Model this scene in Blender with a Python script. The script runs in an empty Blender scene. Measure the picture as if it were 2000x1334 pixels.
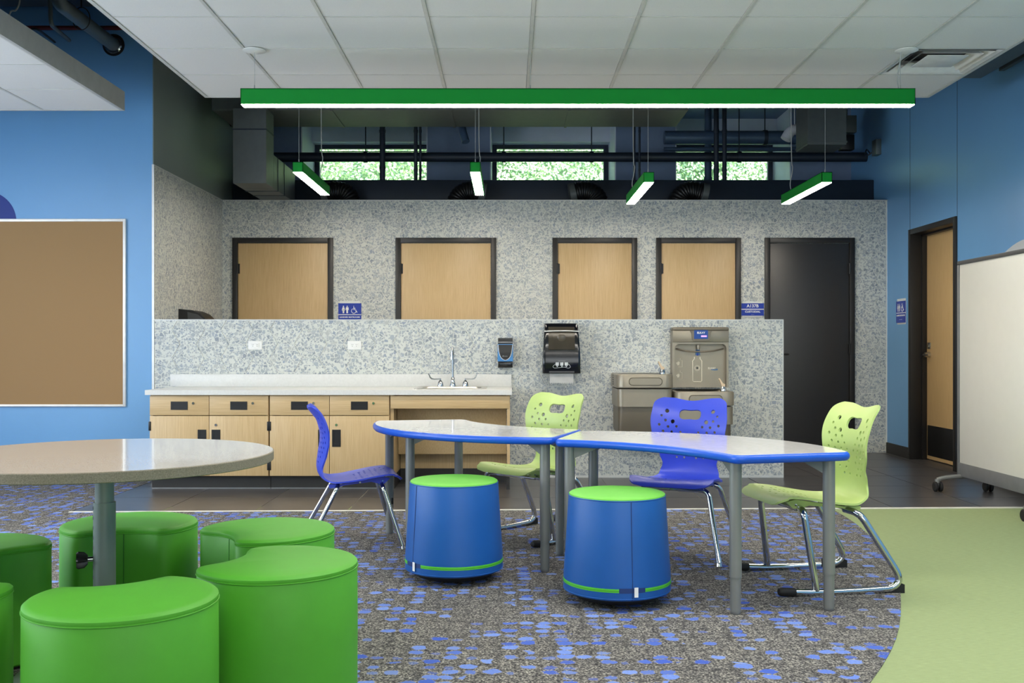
import bpy, bmesh, math, random
from mathutils import Vector, Matrix
from mathutils.geometry import delaunay_2d_cdt

random.seed(7)
S = bpy.context.scene
COL = S.collection
PI = math.pi

# ------------------------------------------------------------------ camera, world, lights, exposure
F, CX, CY, HC = 1955.0, 994.0, 680.0, 1.057        # focal length and principal point of the photo (px), eye height (m)
cam = bpy.data.cameras.new('camera')
cam.sensor_width = 36.0
cam.lens = 36.0 * F / 2000.0
cam.shift_x = (1000.0 - CX) / 2000.0
cam.shift_y = (CY - 667.0) / 2000.0
cam.clip_start, cam.clip_end = 0.05, 200
camo = bpy.data.objects.new('camera', cam)
camo.location = (0, 0, HC)
camo.rotation_euler = (PI / 2, 0, 0)
COL.objects.link(camo)
S.camera = camo

S.view_settings.view_transform = 'Standard'
S.view_settings.look = 'None'
S.view_settings.gamma = 1.0
S.view_settings.use_curve_mapping = False
S.view_settings.exposure = 0.45

world = bpy.data.worlds.new('sky')
S.world = world
world.use_nodes = True
wn = world.node_tree
sky = wn.nodes.new('ShaderNodeTexSky')
sky.sky_type = 'NISHITA'
sky.sun_elevation = math.radians(52)
sky.sun_rotation = math.radians(200)
sky.sun_disc = False
wn.links.new(sky.outputs[0], wn.nodes['Background'].inputs[0])
wn.nodes['Background'].inputs[1].default_value = 1.8


def light(kind, name, loc, rot, energy, color, **kw):
    L = bpy.data.lights.new(name, kind)
    L.energy = energy
    L.color = color
    for k, v in kw.items():
        setattr(L, k, v)
    o = bpy.data.objects.new(name, L)
    o.location = loc
    o.rotation_euler = rot
    COL.objects.link(o)
    return o


# sun on the hedge outside the high windows
light('SUN', 'sun', (0, 0, 20), (math.radians(40), 0, math.radians(14)), 13.0, (1, .96, .88), angle=.01)
# daylight through the windows of the left wall and a weaker unseen fill added behind the photographer
light('AREA', 'left_window_daylight', (-5.9, 2.6, 1.55), (0, math.radians(-108), 0), 270, (.86, .94, 1.0),
      shape='RECTANGLE', size=1.7, size_y=7.0)
light('AREA', 'rear_fill', (1.6, -3.3, 1.6), (math.radians(105), 0, 0), 66, (.93, .97, 1.0),
      shape='RECTANGLE', size=4.2, size_y=2.0)
# unseen fill strips at lamp height, added to brighten the room
for lx, ly, ln, w in ((1.5, 3.5, 4.2, 70), (1.5, .4, 4.2, 60), (-4.0, 5.2, 2.6, 40), (-4.0, 2.2, 4.2, 50)):
    light('AREA', 'ceiling_fill_strip', (lx, ly, 2.6), (0, 0, 0), w, (1, .95, .88), shape='RECTANGLE', size=ln, size_y=.09)

# ------------------------------------------------------------------ helpers


def wx(x, Y):
    return (x - CX) * Y / F


def wz(y, Y):
    return HC - (y - CY) * Y / F


def lin(c):
    r = []
    for v in c[:3]:
        v /= 255.0
        r.append(v / 12.92 if v <= .04045 else ((v + .055) / 1.055) ** 2.4)
    return (r[0], r[1], r[2], 1.0)


class NT:
    """tiny node-tree helper"""

    def __init__(s, name):
        s.m = bpy.data.materials.new(name)
        s.m.use_nodes = True
        s.t = s.m.node_tree
        s.b = s.t.nodes['Principled BSDF']

    def n(s, typ, **kw):
        nd = s.t.nodes.new('ShaderNode' + typ)
        for k, v in kw.items():
            if k.startswith('i_'):
                key = k[2:]
                key = int(key) if key.isdigit() else key.replace('_', ' ')
                nd.inputs[key].default_value = v
            else:
                setattr(nd, k, v)
        return nd

    def l(s, a, b):
        s.t.links.new(a, b)

    def math(s, op, a, b=None, c=None):
        nd = s.n('Math', operation=op)
        for i, v in enumerate((a, b, c)):
            if v is None:
                continue
            if isinstance(v, (int, float)):
                nd.inputs[i].default_value = v
            else:
                s.l(v, nd.inputs[i])
        return nd.outputs[0]

    def mix(s, fac, a, b):
        nd = s.n('Mix', data_type='RGBA')
        for sock, v in ((nd.inputs[0], fac), (nd.inputs[6], a), (nd.inputs[7], b)):
            if isinstance(v, (int, float, tuple)):
                sock.default_value = v
            else:
                s.l(v, sock)
        return nd.outputs[2]

    def ramp(s, fac, stops, interp='LINEAR'):
        nd = s.n('ValToRGB')
        nd.color_ramp.interpolation = interp
        e = nd.color_ramp.elements
        while len(e) < len(stops):
            e.new(.5)
        for i, (p, c) in enumerate(stops):
            e[i].position = p
            e[i].color = c
        s.l(fac, nd.inputs[0])
        return nd.outputs[0]

    def coord(s, scale=(1, 1, 1), rnd=False, kind='Object'):
        tc = s.n('TexCoord')
        mp = s.n('Mapping')
        mp.inputs['Scale'].default_value = scale
        s.l(tc.outputs[kind], mp.inputs[0])
        if rnd:
            oi = s.n('ObjectInfo')
            cm = s.n('CombineXYZ')
            for i, k in enumerate((37.0, 91.0, 53.0)):
                s.l(s.math('MULTIPLY', oi.outputs['Random'], k), cm.inputs[i])
            s.l(cm.outputs[0], mp.inputs['Location'])
        return mp.outputs[0]

    def noise(s, vec, scale, detail=2, rough=.5):
        nd = s.n('TexNoise')
        nd.inputs['Scale'].default_value = scale
        nd.inputs['Detail'].default_value = detail
        nd.inputs['Roughness'].default_value = rough
        if vec is not None:
            s.l(vec, nd.inputs['Vector'])
        return nd.outputs['Fac']

    def bump(s, h, strength, dist=.002):
        nd = s.n('Bump')
        nd.inputs['Strength'].default_value = strength
        nd.inputs['Distance'].default_value = dist
        s.l(h, nd.inputs['Height'])
        s.l(nd.outputs[0], s.b.inputs['Normal'])

    def col(s, v):
        if isinstance(v, tuple):
            s.b.inputs['Base Color'].default_value = v
        else:
            s.l(v, s.b.inputs['Base Color'])


def plain(name, rgb, rough=.5, metal=0.0, var=.06, scale=14, spec=.5, bump=0, coat=0):
    k = NT(name)
    c = lin(rgb)
    v = k.coord()
    n = k.noise(v, scale, 3)
    lo = tuple(x * (1 - var) for x in c[:3]) + (1,)
    hi = tuple(min(1, x * (1 + var)) for x in c[:3]) + (1,)
    k.col(k.ramp(n, [(.3, lo), (.7, hi)]))
    k.b.inputs['Roughness'].default_value = rough
    k.b.inputs['Metallic'].default_value = metal
    k.b.inputs['Specular IOR Level'].default_value = spec
    if coat:
        k.b.inputs['Coat Weight'].default_value = coat
        k.b.inputs['Coat Roughness'].default_value = .05
    if bump:
        k.bump(k.noise(v, 260, 2), bump)
    return k.m


def emit(name, rgb, strength):
    k = NT(name)
    k.b.inputs['Base Color'].default_value = lin(rgb)
    k.b.inputs['Emission Color'].default_value = lin(rgb)
    k.b.inputs['Emission Strength'].default_value = strength
    return k.m


# ---- mesh helpers
def box(bm, lo, hi, bev=0.0, seg=2):
    x0, y0, z0 = (min(a, b) for a, b in zip(lo, hi))
    x1, y1, z1 = (max(a, b) for a, b in zip(lo, hi))
    v = [bm.verts.new(p) for p in ((x0, y0, z0), (x1, y0, z0), (x1, y1, z0), (x0, y1, z0),
                                   (x0, y0, z1), (x1, y0, z1), (x1, y1, z1), (x0, y1, z1))]
    fs = [bm.faces.new([v[i] for i in q]) for q in
          ((3, 2, 1, 0), (4, 5, 6, 7), (0, 1, 5, 4), (1, 2, 6, 5), (2, 3, 7, 6), (3, 0, 4, 7))]
    if bev > 0:
        es = list({e for f in fs for e in f.edges})
        bmesh.ops.bevel(bm, geom=es, offset=bev, segments=seg, affect='EDGES', profile=.5)
    return bm


def fillet(pts, r, n=6, closed=False):
    pts = [Vector(p) for p in pts]
    out = []
    N = len(pts)
    rng = range(N) if closed else range(1, N - 1)
    if not closed:
        out.append(pts[0])
    for i in rng:
        a, b, c = pts[i - 1], pts[i], pts[(i + 1) % N]
        rr = r[i] if isinstance(r, (list, tuple)) else r
        d1 = min(rr, (a - b).length * .48)
        d2 = min(rr, (c - b).length * .48)
        p, q = b + (a - b).normalized() * d1, b + (c - b).normalized() * d2
        for k in range(n + 1):
            t = k / n
            out.append(p * (1 - t) ** 2 + b * 2 * t * (1 - t) + q * t * t)
    if not closed:
        out.append(pts[-1])
    return out


def tube(bm, pts, r, seg=10, closed=False, caps=True):
    pts = [Vector(p) for p in pts]
    n = len(pts)
    rad = r if isinstance(r, (list, tuple)) else [r] * n
    rings = []
    up = None
    for i, p in enumerate(pts):
        a = pts[i - 1] if (i > 0 or closed) else p
        b = pts[(i + 1) % n] if (i < n - 1 or closed) else p
        t = (b - a).normalized()
        if up is None:
            up = Vector((0, 0, 1)) if abs(t.z) < .9 else Vector((1, 0, 0))
        up = (up - t * up.dot(t)).normalized()
        s = t.cross(up)
        rings.append([bm.verts.new(p + (up * math.cos(2 * PI * k / seg) + s * math.sin(2 * PI * k / seg)) * rad[i])
                      for k in range(seg)])
    m = n if closed else n - 1
    for i in range(m):
        A, B = rings[i], rings[(i + 1) % n]
        for k in range(seg):
            bm.faces.new((A[k], A[(k + 1) % seg], B[(k + 1) % seg], B[k]))
    if caps and not closed:
        bm.faces.new(rings[0][::-1])
        bm.faces.new(rings[-1])
    return bm


def cyl(bm, p, q, r, seg=20, r2=None):
    return tube(bm, [p, q], [r, r if r2 is None else r2], seg)


def lathe(bm, prof, seg=48, c=(0, 0, 0), a0=0.0, a1=None):
    """profile of (radius, z) spun about z; radius 0 closes to a point"""
    full = a1 is None
    cnt = seg if full else seg + 1
    rings = []
    for r, z in prof:
        if r < 1e-6:
            rings.append([bm.verts.new((c[0], c[1], c[2] + z))])
        else:
            rings.append([bm.verts.new((c[0] + r * math.cos(t), c[1] + r * math.sin(t), c[2] + z)) for t in
                          [(2 * PI * k / seg) if full else a0 + (a1 - a0) * k / seg for k in range(cnt)]])
    for A, B in zip(rings, rings[1:]):
        m = max(len(A), len(B))
        for k in range(m if full else m - 1):
            k2 = (k + 1) % m
            q = []
            for R, kk in ((A, k), (A, k2), (B, k2), (B, k)):
                v = R[0] if len(R) == 1 else R[kk]
                if v not in q:
                    q.append(v)
            if len(q) > 2:
                bm.faces.new(q)
    return bm


def prism(bm, poly, z0, z1, axis='z', frame=None):
    """extrude a 2-D polygon; frame(u, v, w) -> 3-D"""
    if frame is None:
        frame = {'z': lambda u, v, w: (u, v, w), 'y': lambda u, v, w: (u, w, v), 'x': lambda u, v, w: (w, u, v)}[axis]
    A = [bm.verts.new(frame(u, v, z0)) for u, v in poly]
    B = [bm.verts.new(frame(u, v, z1)) for u, v in poly]
    n = len(poly)
    fs = [bm.faces.new(A[::-1]), bm.faces.new(B)]
    for i in range(n):
        fs.append(bm.faces.new((A[i], A[(i + 1) % n], B[(i + 1) % n], B[i])))
    return fs


def ringfill(bm, loops, cap_lo=True, cap_hi=True):
    R = [[bm.verts.new(p) for p in L] for L in loops]
    n = len(R[0])
    for A, B in zip(R, R[1:]):
        for k in range(n):
            bm.faces.new((A[k], A[(k + 1) % n], B[(k + 1) % n], B[k]))
    if cap_lo:
        bm.faces.new(R[0][::-1])
    if cap_hi:
        bm.faces.new(R[-1])
    return bm


def mesh(name, bm, mat, smooth=False, angle=35, fixn=True):
    if fixn:
        bmesh.ops.recalc_face_normals(bm, faces=bm.faces)
    me = bpy.data.meshes.new(name)
    bm.to_mesh(me)
    bm.free()
    if mat is not None:
        me.materials.append(mat)
    if smooth:
        me.polygons.foreach_set('use_smooth', [True] * len(me.polygons))
        me.set_sharp_from_angle(angle=math.radians(angle))
    return me


def obj(name, bm, mat, parent=None, smooth=False, loc=None, angle=35):
    me = bm if isinstance(bm, bpy.types.Mesh) else mesh(name, bm, mat, smooth, angle)
    o = bpy.data.objects.new(name, me)
    COL.objects.link(o)
    o.parent = parent
    if loc is not None:
        o.location = loc
    return o


def tag(o, label=None, cat=None, group=None, kind=None):
    for k, v in (('label', label), ('category', cat), ('group', group), ('kind', kind)):
        if v:
            o[k] = v
    return o


def thing(name, label, cat, loc=(0, 0, 0), rz=0.0, group=None, kind=None):
    o = bpy.data.objects.new(name, None)
    o.empty_display_size = .1
    o.location = loc
    o.rotation_euler = (0, 0, rz)
    COL.objects.link(o)
    return tag(o, label, cat, group, kind)


def copy_tree(o, parent=None):
    c = o.copy()
    COL.objects.link(c)
    c.parent = parent
    for ch in list(o.children):
        copy_tree(ch, c)
    return c


def B():
    return bmesh.new()


def boxo(name, lo, hi, mat, parent=None, bev=0.0, **kw):
    return obj(name, box(B(), lo, hi, bev), mat, parent, smooth=bev > 0, **kw)


_dg = [None]


def text(name, s, size, mat, parent, M, align='CENTER', extrude=.0006, bold=0.0):
    cu = bpy.data.curves.new(name, 'FONT')
    cu.body = s
    cu.size = size
    cu.align_x = align
    cu.align_y = 'CENTER'
    cu.extrude = extrude
    cu.offset = bold
    cu.resolution_u = 3
    t = bpy.data.objects.new(name, cu)
    COL.objects.link(t)
    dg = bpy.context.evaluated_depsgraph_get()
    me = bpy.data.meshes.new_from_object(t.evaluated_get(dg))
    bpy.data.objects.remove(t)
    bpy.data.curves.remove(cu)
    me.materials.clear()
    me.materials.append(mat)
    me.transform(M)
    o = bpy.data.objects.new(name, me)
    COL.objects.link(o)
    o.parent = parent
    return o


FRONT = Matrix(((1, 0, 0, 0), (0, 0, -1, 0), (0, 1, 0, 0), (0, 0, 0, 1)))      # text plane facing -Y
def at_front(x, y, z):
    return Matrix.Translation((x, y, z)) @ FRONT


def smooth_closed(pts, n, it):
    """resample a closed polyline evenly and relax its corners"""
    P = [Vector((p[0], p[1])) for p in pts]
    d = [0]
    for i in range(len(P)):
        d.append(d[-1] + (P[(i + 1) % len(P)] - P[i]).length)
    out, j = [], 0
    for k in range(n):
        t = d[-1] * k / n
        while d[j + 1] < t:
            j += 1
        f = (t - d[j]) / max(1e-9, d[j + 1] - d[j])
        out.append(P[j].lerp(P[(j + 1) % len(P)], f))
    for _ in range(it):
        out = [(out[i - 1] + out[i] * 2 + out[(i + 1) % n]) / 4 for i in range(n)]
    return out


def normals2(P):
    n = len(P)
    area = sum(P[i].x * P[(i + 1) % n].y - P[(i + 1) % n].x * P[i].y for i in range(n))
    s = 1 if area > 0 else -1
    r = []
    for i in range(n):
        t = (P[(i + 1) % n] - P[i - 1]).normalized()
        r.append(Vector((t.y, -t.x)) * s)
    return r


def crom(P, n=10):
    P = [Vector(p) for p in P]
    Q = [P[0] * 2 - P[1]] + P + [P[-1] * 2 - P[-2]]
    out = []
    for i in range(1, len(Q) - 2):
        a, b, c, d = Q[i - 1:i + 3]
        for k in range(n):
            t = k / n
            out.append(.5 * ((2 * b) + (c - a) * t + (2 * a - 5 * b + 4 * c - d) * t * t + (3 * b - a - 3 * c + d) * t ** 3))
    out.append(P[-1])
    return out


# ------------------------------------------------------------------ materials
def m_terrazzo():
    k = NT('terrazzo_tile')
    v = k.coord((1, 1, 1), rnd=True)
    nz = k.n('TexNoise')
    nz.inputs['Scale'].default_value = 30
    k.l(v, nz.inputs['Vector'])
    ad = k.n('VectorMath', operation='MULTIPLY_ADD')
    k.l(nz.outputs['Color'], ad.inputs[0])
    ad.inputs[1].default_value = (.012, .012, .012)
    k.l(v, ad.inputs[2])
    cols = []
    out = lin((203, 205, 194))
    base = k.mix(k.noise(v, 9, 2), lin((198, 202, 196)), lin((212, 214, 206)))
    for scale, edge, keep in ((64, .10, .40), (34, .12, .50)):
        ve = k.n('TexVoronoi', feature='DISTANCE_TO_EDGE')
        vf = k.n('TexVoronoi', feature='F1')
        for q in (ve, vf):
            q.inputs['Scale'].default_value = scale
            k.l(ad.outputs[0], q.inputs['Vector'])
        sp = k.n('SeparateColor')
        k.l(vf.outputs['Color'], sp.inputs[0])
        on = k.math('GREATER_THAN', sp.outputs[0], keep)
        inside = k.math('GREATER_THAN', ve.outputs['Distance'], edge)
        msk = k.math('MULTIPLY', on, inside)
        chip = k.ramp(sp.outputs[1], [(0, lin((132, 141, 150))), (.25, lin((158, 164, 167))), (.5, lin((160, 169, 177))),
                                      (.75, lin((180, 183, 179))), (1, lin((143, 153, 168)))])
        base = k.mix(msk, base, chip)
    k.col(base)
    k.b.inputs['Roughness'].default_value = .42
    return k.m


def m_carpet():
    k = NT('carpet_dotted')
    geo = k.n('NewGeometry')
    p = geo.outputs['Position']
    fine = k.noise(p, 125, 3, .8)
    grey = k.ramp(fine, [(.38, lin((34, 34, 38))), (.5, lin((98, 97, 96))), (.62, lin((190, 186, 174)))])
    wide = k.noise(p, 1.7, 2)
    grey = k.mix(k.math('MULTIPLY', wide, .45), grey, lin((66, 65, 66)))
    nz = k.n('TexNoise')
    nz.inputs['Scale'].default_value = 24
    nz.inputs['Detail'].default_value = 3
    k.l(p, nz.inputs['Vector'])
    ad = k.n('VectorMath', operation='MULTIPLY_ADD')
    k.l(nz.outputs['Color'], ad.inputs[0])
    ad.inputs[1].default_value = (.034, .034, 0)
    k.l(p, ad.inputs[2])
    mp2 = k.n('Mapping')
    mp2.inputs['Scale'].default_value = (15.5, 19.0, 0)
    k.l(ad.outputs[0], mp2.inputs[0])
    vo = k.n('TexVoronoi', feature='F1', voronoi_dimensions='2D')
    vo.inputs['Scale'].default_value = 1.0
    vo.inputs['Randomness'].default_value = .42
    k.l(mp2.outputs[0], vo.inputs['Vector'])
    sp = k.n('SeparateColor')
    k.l(vo.outputs['Color'], sp.inputs[0])
    patch = k.noise(p, 2.1, 2)
    on = k.math('GREATER_THAN', k.math('ADD', sp.outputs[0], k.math('MULTIPLY', k.math('SUBTRACT', patch, .5), 1.7)), .58)
    rad = k.math('ADD', k.math('MULTIPLY', sp.outputs[1], .22), .26)
    wob = k.math('MULTIPLY', k.math('SUBTRACT', fine, .5), .55)
    dot = k.math('LESS_THAN', k.math('ADD', vo.outputs['Distance'], wob), rad)
    line = k.math('GREATER_THAN', k.math('ADD', vo.outputs['Distance'], wob), .58)
    grey = k.mix(k.math('MULTIPLY', line, .45), grey, lin((44, 44, 48)))
    blue = k.mix(sp.outputs[2], lin((66, 98, 200)), lin((138, 168, 238)))
    blue = k.mix(k.math('MULTIPLY', fine, .75), blue, lin((72, 88, 146)))
    fade = k.math('MINIMUM', k.math('MULTIPLY_ADD', sp.outputs[1], .9, .45), 1.0)
    k.col(k.mix(k.math('MULTIPLY', k.math('MULTIPLY', on, dot), fade), grey, blue))
    k.b.inputs['Roughness'].default_value = .95
    k.b.inputs['Specular IOR Level'].default_value = .1
    k.bump(fine, .6, .004)
    return k.m


def m_green_carpet():
    k = NT('carpet_sage')
    geo = k.n('NewGeometry')
    mp = k.n('Mapping')
    mp.inputs['Scale'].default_value = (1.0, 12.0, 1.0)
    k.l(geo.outputs['Position'], mp.inputs[0])
    n = k.noise(mp.outputs[0], 26, 4, .65)
    g = k.ramp(n, [(.3, lin((136, 150, 108))), (.7, lin((158, 171, 126)))])
    n2 = k.noise(geo.outputs['Position'], 200, 2)
    k.col(k.mix(k.math('MULTIPLY', n2, .25), g, lin((128, 144, 100))))
    k.b.inputs['Roughness'].default_value = .95
    k.b.inputs['Specular IOR Level'].default_value = .1
    k.bump(n, .5, .003)
    return k.m


def m_wood(name, axis, a=(206, 178, 132), b=(190, 160, 113)):
    k = NT(name)
    sc = {'z': (60, 60, 1.6), 'x': (1.6, 60, 60), 'y': (60, 1.6, 60)}[axis]
    v = k.coord(sc, rnd=True)
    n = k.noise(v, 3.2, 4, .6)
    v2 = k.coord(tuple(x * .12 for x in sc), rnd=True)
    n2 = k.noise(v2, 3, 2)
    c = k.ramp(n, [(.32, lin(b)), (.62, lin(a))])
    k.col(k.mix(k.math('MULTIPLY', n2, .3), c, lin(tuple(int(x * .93) for x in b))))
    k.b.inputs['Roughness'].default_value = .42
    return k.m


def m_speckle(name, a, b, scale, rough, spec=.5, coat=0):
    k = NT(name)
    v = k.coord()
    n = k.noise(v, scale, 3, .7)
    k.col(k.ramp(n, [(.36, lin(a)), (.64, lin(b))]))
    k.b.inputs['Roughness'].default_value = rough
    k.b.inputs['Specular IOR Level'].default_value = spec
    k.b.inputs['Coat Weight'].default_value = coat
    k.b.inputs['Coat Roughness'].default_value = .04
    return k.m


def m_tile_floor():
    k = NT('porcelain_floor_tile')
    v = k.coord((1, 1, 1), rnd=True)
    n = k.noise(v, 5, 4, .6)
    k.col(k.ramp(n, [(.3, lin((66, 65, 66))), (.7, lin((82, 80, 80)))]))
    k.b.inputs['Roughness'].default_value = .30
    k.b.inputs['Specular IOR Level'].default_value = .55
    return k.m


def m_ceiling_tile():
    k = NT('acoustic_tile')
    v = k.coord((1, 1, 1), rnd=True)
    n = k.noise(v, 400, 2)
    k.col(k.ramp(n, [(.3, lin((226, 226, 223))), (.7, lin((236, 236, 233)))]))
    k.b.inputs['Roughness'].default_value = .9
    k.bump(n, .15, .001)
    return k.m


def m_glass():
    k = NT('window_glass')
    t = k.n('BsdfTransparent')
    g = k.n('BsdfGlossy')
    g.inputs['Roughness'].default_value = .02
    fr = k.n('Fresnel')
    fr.inputs[0].default_value = 1.45
    mx = k.n('MixShader')
    k.l(fr.outputs[0], mx.inputs[0])
    k.l(t.outputs[0], mx.inputs[1])
    k.l(g.outputs[0], mx.inputs[2])
    k.l(mx.outputs[0], k.t.nodes['Material Output'].inputs[0])
    return k.m


def m_leaf():
    k = NT('hedge_leaf')
    geo = k.n('NewGeometry')
    n = k.noise(geo.outputs['Position'], 1.1, 2)
    w = k.n('TexWhiteNoise')
    k.l(geo.outputs['Position'], w.inputs[0])
    n3 = k.noise(geo.outputs['Position'], 22, 2)
    k.col(k.mix(n, k.ramp(n3, [(.35, lin((70, 120, 60))), (.65, lin((170, 200, 120)))]),
                k.ramp(n3, [(.35, lin((84, 128, 90))), (.65, lin((190, 214, 160)))])))
    k.b.inputs['Roughness'].default_value = .5
    k.b.inputs['Subsurface Weight'].default_value = 0
    return k.m


M = dict(
    terrazzo=m_terrazzo(), carpet=m_carpet(), sage=m_green_carpet(), ftile=m_tile_floor(), ctile=m_ceiling_tile(),
    glass=m_glass(), leaf=m_leaf(),
    wood_v=m_wood('maple_vertical', 'z'), wood_h=m_wood('maple_horizontal', 'x'),
    wood_y=m_wood('maple_door_side', 'z', (206, 176, 126), (192, 158, 108)),
    grout=plain('grout', (232, 233, 226), .8), fgrout=plain('floor_grout', (150, 148, 142), .8),
    blue_wall=plain('blue_wall_paint', (106, 160, 209), .36, var=.015, scale=3),
    teal_wall=plain('grey_wall_paint', (128, 140, 138), .45, var=.03, scale=3),
    plenum=plain('plenum_wall_paint', (120, 140, 172), .6, var=.03),
    deck=plain('deck_paint', (44, 48, 54), .7), off=plain('off_white_wall', (214, 214, 208), .7, var=.02),
    trim=plain('metal_trim', (206, 208, 206), .35, .3), strip=plain('white_transition_strip', (226, 224, 214), .5),
    frame=plain('door_frame_paint', (30, 29, 29), .42), blackdoor=plain('black_door_paint', (46, 47, 49), .4, var=.03),
    base=plain('rubber_base', (38, 37, 36), .55), black=plain('black_plastic', (22, 22, 23), .4),
    blackgloss=plain('black_gloss_plastic', (16, 19, 24), .12), rubber=plain('black_rubber', (18, 18, 18), .7),
    chrome=plain('chrome', (196, 198, 200), .10, 1.0, .02), steel=plain('brushed_steel', (196, 192, 184), .28, 1.0, .05, 60),
    lgrey=plain('silver_grey_paint', (128, 130, 127), .38, .25, .03), post=plain('grey_post_paint', (122, 132, 128), .35, .2, .03),
    counter=m_speckle('white_solid_surface', (210, 210, 206), (217, 217, 213), 60, .35),
    table_top=m_speckle('white_laminate', (218, 216, 213), (228, 226, 223), 30, .12, .5, .35),
    round_top=m_speckle('greige_laminate', (196, 190, 184), (212, 207, 201), 240, .12, .5, .35),
    round_edge=m_speckle('taupe_edge_band', (104, 98, 82), (134, 126, 108), 300, .5),
    blue_edge=plain('blue_edge_band', (22, 84, 196), .32, var=.03), 
    vinyl=plain('green_vinyl', (78, 158, 42), .52, var=.03, bump=.05, spec=.35),
    vinyl_seam=plain('green_vinyl_seam', (40, 112, 28), .5),
    lime=plain('lime_top_fabric', (106, 188, 68), .55, var=.03), blue_vinyl=plain('blue_vinyl', (20, 86, 162), .45, var=.03, bump=.05),
    blue_seam=plain('dark_blue_seam', (16, 50, 108), .5), zip=plain('lime_zipper', (84, 190, 48), .5),
    chair_blue=plain('blue_polypropylene', (52, 72, 196), .38, var=.03), chair_lime=plain('lime_polypropylene', (178, 200, 120), .38, var=.03),
    lamp_green=plain('green_powder_coat', (4, 138, 46), .6, var=.02, spec=.25), lens=emit('lamp_lens', (255, 243, 226), 38.0),
    cloud_edge=plain('ceiling_trim_grey', (184, 184, 180), .5), grid=plain('ceiling_grid_white', (206, 206, 200), .5),
    white=plain('white_plastic', (232, 232, 228), .4), paper=plain('paper_towel', (238, 238, 236), .85),
    tack=m_speckle('cork_fabric', (150, 120, 84), (164, 133, 96), 420, .9, .1), alu=plain('white_aluminium', (232, 232, 230), .35, .2),
    sign_blue=plain('sign_blue', (8, 50, 160), .35, var=.02), sign_white=plain('sign_white', (238, 238, 236), .5),
    navy=plain('navy_wall_graphic', (8, 44, 130), .55, var=.02), pale=plain('pale_grey_wall_graphic', (196, 200, 202), .55, var=.02),
    board=plain('whiteboard_surface', (226, 224, 214), .3, var=.01), bframe=plain('board_frame_grey', (128, 130, 132), .4, .3),
    brail=plain('board_rail_dark', (70, 72, 74), .5), duct=plain('duct_paint', (92, 98, 98), .5, .2), pipe=plain('dark_pipe_paint', (34, 44, 58), .45, .1),
    red_pipe=plain('dark_red_pipe', (92, 26, 30), .5), bluepipe=plain('blue_grey_pipe', (74, 96, 124), .35, .2),
    wrap=plain('pipe_insulation', (196, 202, 214), .6), greypipe=plain('grey_conduit', (92, 104, 108), .4, .2),
    taupe=plain('taupe_steel', (150, 142, 126), .38, .5, .03), taupe_d=plain('taupe_steel_dark', (118, 110, 96), .42, .4, .03),
    screen=emit('fountain_screen', (16, 56, 120), .5), pink=emit('screen_pink', (200, 150, 240), .8), cable=plain('pale_cable', (176, 178, 176), .5),
    winframe=plain('window_frame_navy', (52, 62, 84), .45), reveal=plain('window_reveal_paint', (222, 230, 244), .6, var=.02),
    soap_blue=plain('blue_soap_plastic', (56, 128, 190), .3), tan=plain('tan_bubbler', (214, 190, 158), .35), deckbeam=plain('beam_paint', (46, 58, 68), .6),
    soil=plain('soil', (96, 84, 66), .9), stem=plain('hedge_stem', (84, 116, 66), .9), clear=plain('sign_clear_backer', (214, 218, 216), .3),
    icon=plain('fountain_icon_print', (226, 218, 200), .5, var=.01), icon_blue=plain('fountain_icon_blue', (74, 110, 150), .5, var=.01),
    smoke=plain('smoked_plastic', (86, 80, 68), .15))

# ------------------------------------------------------------------ levels of the place
YB = 10.13      # tiled wall with the doors
YH = 8.18       # tiled half wall, also the plane of the blue pin-board wall
YW = 11.2       # window wall
XL, XR = -2.90, 3.83
ZT = 2.55       # top of tile
HX1 = 2.243     # free end of the half wall
HZ = 1.29
DECK = 4.3


# ------------------------------------------------------------------ structure: floors
def clip(poly, planes):
    """clip a convex 2-D polygon to half planes a*x + b*y <= c"""
    for a, b, c in planes:
        out = []
        for i in range(len(poly)):
            p, q = poly[i - 1], poly[i]
            dp, dq = a * p[0] + b * p[1] - c, a * q[0] + b * q[1] - c
            if dp * dq < 0:
                t = dp / (dp - dq)
                out.append((p[0] + (q[0] - p[0]) * t, p[1] + (q[1] - p[1]) * t))
            if dq <= 0:
                out.append(q)
        poly = out
        if len(poly) < 3:
            return []
    return poly


def rect(x0, x1, y0, y1):
    return [(-1, 0, -x0), (1, 0, x1), (0, -1, -y0), (0, 1, y1)]


def area2(p):
    return abs(sum(p[i][0] * p[(i + 1) % len(p)][1] - p[(i + 1) % len(p)][0] * p[i][1] for i in range(len(p)))) / 2


SX0, SY0, SX1, SY1 = -2.83, 6.455, XR, 6.655          # the white strip where carpet meets tile
SLOPE = (SY1 - SY0) / (SX1 - SX0)


def strip_y(x):
    return SY0 + (x - SX0) * SLOPE


green = obj('floor', box(B(), (-6, -3.6, -.05), (XR + .2, SY1 + .02, -.001)), M['sage'])
tag(green, 'pale sage green carpet at the right of the room', 'floor', kind='structure')
CC, CR = (-4.832, 6.71), 6.95
poly = [(-6, YH + .01), (SX0, YH + .01), (SX0, SY0)]
x_end = CC[0] + math.sqrt(CR ** 2 - (strip_y(2.1) - CC[1]) ** 2)
poly.append((x_end, strip_y(x_end)))
a_s = math.atan2(strip_y(x_end) - CC[1], x_end - CC[0])
for i in range(1, 61):
    a = a_s + (-PI / 2 - a_s) * i / 60
    rr = CR + .004 * math.sin(i * 7.1)
    poly.append((CC[0] + rr * math.cos(a), CC[1] + rr * math.sin(a)))
poly.append((-6, CC[1] - CR))
bm = B()
prism(bm, poly, -.04, .002)
o = obj('floor', bm, M['carpet'])
tag(o, 'grey carpet with scattered blue dots under the tables', 'floor', kind='structure')

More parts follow.
